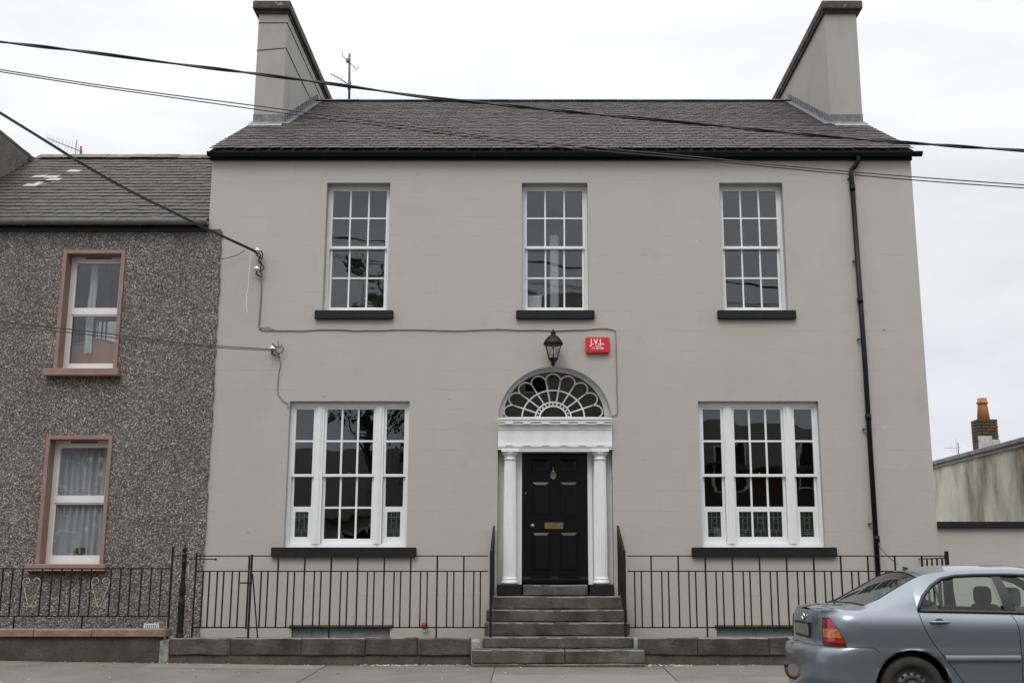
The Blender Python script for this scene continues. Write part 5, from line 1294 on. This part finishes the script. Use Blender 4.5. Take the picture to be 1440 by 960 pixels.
for c in WHL:
    for sg in (-1, 1):
        w_ = bpy.data.objects.new('wheel', None); COL.objects.link(w_); w_.parent = car; w_.location = Vector((CX0 + c, CYC + sg * .735, WZ - .004)) - origin(car); w_.rotation_euler = (0, 0, 0 if sg < 0 else math.pi)
        for nm, me_ in zip(('tyre', 'rim', 'rim_hole', 'hub'), WM):
            if nm == 'rim_hole':
                pass
            o = bpy.data.objects.new(nm, me_); COL.objects.link(o); o.parent = w_
            if nm == 'rim_hole': o.location = (0, -.004, 0)
# tail lamps wrapped round the corners
def lamp(sg, za, zb__, mat, name):
    rows = []
    for k in range(9):
        z = za + (zb__ - za) * k / 8; f = (z - .70) / .265; s_front = .345 - .115 * max(0, f) ** 1.2; t0 = .36
        s0 = .10 + .11 * .0
        def corner(t): return body_pt_z(z, t)
        row = []
        for j in range(13):
            # parameter along the perimeter from the rear face to s_front
            lo, hi = .05, 1.
            for _ in range(30):
                m = (lo + hi) / 2
                if body_pt_z(z, m)[1] < .645 - .03 * f: lo = m
                else: hi = m
            ta = lo; lo, hi = lo, 1.4
            for _ in range(30):
                m = (lo + hi) / 2
                if body_pt_z(z, m)[0] < s_front: lo = m
                else: hi = m
            tb = lo; t = ta + (tb - ta) * j / 12; s, y = body_pt_z(z, t)
            s2, y2 = body_pt_z(z, t + .01); dx, dy = s2 - s, y2 - y; l = math.hypot(dx, dy) or 1
            row.append(cw(s - dy / l * .007, sg * (y + dx / l * .007), z))
        rows.append(row)
    m_ = MB().grid(rows, True, sg > 0); return m_
def body_pt_z(z, t):
    for a, b in zip(LV, LV[1:]):
        if a[0] <= z <= b[0]:
            f = (z - a[0]) / (b[0] - a[0]); lv = tuple(a[i] * (1 - f) + b[i] * f for i in range(4)); s, y, _ = body_pt(lv, t); return s, y
    s, y, _ = body_pt(LV[-1], t); return s, y
for sg in (-1, 1):
    ring_seam(.698, 0, .62, sg)
    tl = bpy.data.objects.new('tail_light', None); COL.objects.link(tl); tl.parent = car
    part('lens', lamp(sg, .703, .785, TLR, ''), TLR, tl, fix=False); part('lens', lamp(sg, .785, .865, TLA, ''), TLA, tl, label='amber indicator band', fix=False); part('lens', lamp(sg, .865, .962, TLR, ''), TLR, tl, fix=False)
    fr_ = lamp(sg, .703, .962, TLR, ''); n_ = 13; fr_ = [fr_.v[i * n_] for i in range(9)] + [fr_.v[8 * n_ + j] for j in range(n_)] + [fr_.v[i * n_ + 12] for i in range(8, -1, -1)] + [fr_.v[j] for j in range(12, -1, -1)]
    part('lamp_seal', MB().tube(fr_, .0045, 4), TRIM, tl)
# plate, badge, boot trim, tow hook, headlights, mirrors, aerial
part('number_plate', MB().bbox(CX0 + .112, CX0 + .124, CYC - .26, CYC + .26, .775, .885, .003), PLATE, car)
mb = MB(); bars(mb, 0, 1, 0, 1, .1, 0, 1) if False else None
part('plate_surround', MB().box(CX0 + .118, CX0 + .14, CYC - .30, CYC + .30, .755, .773).box(CX0 + .112, CX0 + .14, CYC - .30, CYC + .30, .888, .905).box(CX0 + .118, CX0 + .14, CYC - .30, CYC - .265, .774, .887).box(CX0 + .118, CX0 + .14, CYC + .265, CYC + .30, .774, .887), TRIM, car)
bp = MB()
for rx_, rz_ in ((.055, .036), (.022, .034)): bp.tube([(CX0 + .135, CYC - .0 + rx_ * math.cos(a), .955 + rz_ * math.sin(a)) for a in [k * math.pi / 10 for k in range(21)]], .006, 5)
bp.tube([(CX0 + .135, CYC + .04 * math.cos(a), .972 + .014 * math.sin(a)) for a in [k * math.pi / 10 for k in range(21)]], .005, 5)
part('badge', bp, CHROME, car)
mb = MB()
for k in range(5): mb.box(CX0 + .140, CX0 + .158, CYC - .52 + k * .022, CYC - .507 + k * .022, .945, .963)
part('model_letters', mb, CHROME, car)
mb = MB().tube(smooth_pts([(CX0 + .25, CYC - .05, .36), (CX0 + .08, CYC - .05, .34), (CX0 - .04, CYC - .05, .36), (CX0 - .075, CYC - .05, .42), (CX0 - .075, CYC - .05, .47)], 5), .016, 8)
mb.lathe([(0, .455), (.02, .46), (.026, .48), (.02, .5), (0, .505)], (CX0 - .075, CYC - .05, 0), 12); part('tow_bar', mb, RUST, car)
for sg in (-1, 1):
    rows = []
    for k in range(7):
        z = .58 + .14 * k / 6; rows.append([on_body(s, min(z, lvz(1.0, s) - .01), sg, .006) for s in ss(4.0, 4.3, 8)])
    part('headlight', MB().grid(rows, True, sg > 0), CHROME, car, fix=False)
    mr_ = MB().bbox(CX0 + 2.88, CX0 + 3.0, CYC + (sg * .86 - .09), CYC + (sg * .86 + .09), 1.0, 1.12, .03); part('mirror', mr_, PAINT, car)
q1 = tp(1.2, .0)
part('roof_aerial', MB().tube([q1 + Vector((0, 0, .0)), q1 + Vector((.05, 0, .02)), q1 + Vector((-.0, 0, .025))], .012, 6), TRIM, car)
# interior
def rbox(x0, x1, y0, y1, z0, z1, b=.04):
    m_ = MB(); bm = bmesh.new(); bmesh.ops.create_cube(bm, size=1)
    for v in bm.verts: v.co = Vector(((x0 + x1) / 2 + v.co.x * (x1 - x0), (y0 + y1) / 2 + v.co.y * (y1 - y0), (z0 + z1) / 2 + v.co.z * (z1 - z0)))
    bmesh.ops.bevel(bm, geom=bm.edges[:], offset=b, segments=4, affect='EDGES', profile=.5); bm.verts.index_update(); m_.add([v.co for v in bm.verts], [[v.index for v in f.verts] for f in bm.faces], True); bm.free(); return m_
for sg in (-1, 1):
    for xs_, nm in ((1.32, 'rear_seat'), (2.19, 'front_seat')):
        s__ = bpy.data.objects.new(nm, None); COL.objects.link(s__); s__.parent = car; yc = CYC + sg * .36
        part('cushion', rbox(CX0 + xs_, CX0 + xs_ + .5, yc - .25, yc + .25, .4, .56, .05), SEAT, s__)
        part('backrest', rbox(CX0 + xs_ - .10, CX0 + xs_ + .06, yc - .25, yc + .25, .5, 1.07, .06), SEAT, s__)
        part('headrest', rbox(CX0 + xs_ - .10, CX0 + xs_ + .02, yc - .135, yc + .135, 1.06, 1.25 if nm[0] == 'f' else 1.13, .05), SEAT, s__)
part('parcel_shelf', MB().box(CX0 + .62, CX0 + 1.16, CYC - .64, CYC + .64, .99, 1.01), SEAT, car)
part('dashboard', rbox(CX0 + 2.95, CX0 + 3.25, CYC - .66, CYC + .66, .7, .98, .04), TRIM, car)
part('cabin_floor', MB().box(CX0 + .65, CX0 + 3.1, CYC - .72, CYC + .72, .25, .38), SEAT, car)
tw = MB().tube([(CX0 + 2.80 + .06 * math.sin(a), CYC + .36 + .18 * math.cos(a), .95 + .17 * math.sin(a)) for a in [k * math.pi / 12 for k in range(25)]], .014, 6); part('steering_wheel', tw, TRIM, car)
# ------------------------------------------------------------------ far side of the street (seen mirrored in the panes)
def opp_house(x0, x1, zw, zr, mat, label, gable=False):
    h = thing('terraced_house', ((x0 + x1) / 2, -19, .1), label, 'house'); yf, yb_ = -19, -26; ym = (yf + yb_) / 2
    part('wall', MB().prism([(yb_, 0), (yf, 0), (yf, zw)] + ([(ym, zr - .1)] if 1 else []) + [(yb_, zw)], 'x', x0 + .01, x1 - .01), mat, h)
    part('roof', MB().prism([(yf + .25, zw - .1), (ym, zr), (yb_ - .25, zw - .1), (yb_ - .25, zw + .02), (ym, zr + .12), (yf + .25, zw + .02)], 'x', x0, x1), SLATE2, h)
    n = max(1, int((x1 - x0) / 2.6)); fl = [1.1] if zw < 4 else [1.1, 3.9] if zw < 7.5 else [1.1, 4.2, 7.0]
    for z in fl:
        for k in range(n):
            xc = x0 + (x1 - x0) * (k + .5) / n; w_ = bpy.data.objects.new('window', None); COL.objects.link(w_); w_.parent = h
            mb = MB(); bars(mb, xc - .5, xc + .5, z, z + 1.5, .07, yf + .001, yf + .05); mb.box(xc - .43, xc + .43, yf + .002, yf + .045, z + .72, z + .78); part('frame', mb, UPVC, w_)
            part('pane', MB().box(xc - .43, xc + .43, yf + .003, yf + .012, z + .07, z + 1.43), BLACKP, w_)
    part('chimney', MB().box(x1 - 1.0, x1 - .3, ym - .4, ym + .4, zr - .6, zr + 1.1), BRICKO, h)
G_ = 'houses across the street'
opp_house(-26, -13.5, 5.2, 7.2, BRICKO, 'red brick terraced house across the street, seen only mirrored in the panes, farthest left')
opp_house(-12.5, -1.6, 3.0, 5.4, OPPW, 'low pale cottage across the street, mirrored in the left windows')
opp_house(-1.5, 5.0, 8.2, 11.2, OPPW, 'tall pale house across the street, mirrored in the middle upstairs window')
opp_house(5.02, 13, 4.6, 6.4, BRICK, 'red brick house across the street, mirrored in the right ground-floor window')
opp_house(13.02, 26, 5.4, 7.6, OPPW, 'pale terraced house across the street, farthest right')
opp_house(-52, -38, 6.5, 9.2, BRICKO, 'unseen brick house added across the street far to the left, darkening the tail of the car')  # this and the next are added out of view to darken the boot panel
opp_house(-37, -27, 5.4, 7.6, OPPW, 'unseen pale house added across the street to the left, darkening the tail of the car')
for o in bpy.data.objects:
    if o.name.startswith('terraced_house'): o['group'] = G_
def tree(x, y, h, r, label, seed):
    R = random.Random(seed); t = thing('street_tree', (x, y, .1), label, 'tree', 'trees across the street')
    mb = MB().tube([(x, y, 0), (x + .1, y, h * .25), (x, y + .1, h * .5), (x + .1, y, h * .8)], [.22, .17, .12, .04], 8)
    cl = []
    for k in range(16):
        a = R.uniform(0, 6.28); rr = R.uniform(.3, 1) * r; z = R.uniform(.35, .95) * h; sh = 1 - .5 * (z / h)
        c = Vector((x + rr * math.cos(a) * sh, y + rr * math.sin(a) * sh, z)); cl.append((c, R.uniform(.35, .75))); mb.tube([(x, y, z * .75), c], [.05, .015], 5)
    part('trunk', mb, BARK, t); lf = MB()
    for c, q_ in cl:
        for k in range(130):
            d = Vector((R.gauss(0, 1), R.gauss(0, 1), R.gauss(0, 1))).normalized() * q_ * R.uniform(.4, 1.1); p_ = c + d; u = Vector((R.uniform(-1, 1), R.uniform(-1, 1), R.uniform(-1, 1))).normalized() * .09; v = u.cross(Vector((R.uniform(-1, 1), R.uniform(-1, 1), 1))).normalized() * .06
            lf.add([p_ - u, p_ + v, p_ + u, p_ - v], [(0, 1, 2, 3)])
    part('crown', lf, LEAF, t, fix=False)
tree(-5.6, -20.5, 12.4, 2.0, 'leafy tree across the street, mirrored in the upstairs left window', 4)
tree(-3.4, -21.5, 9.0, 1.6, 'smaller leafy tree across the street beside the tall pale house', 9)
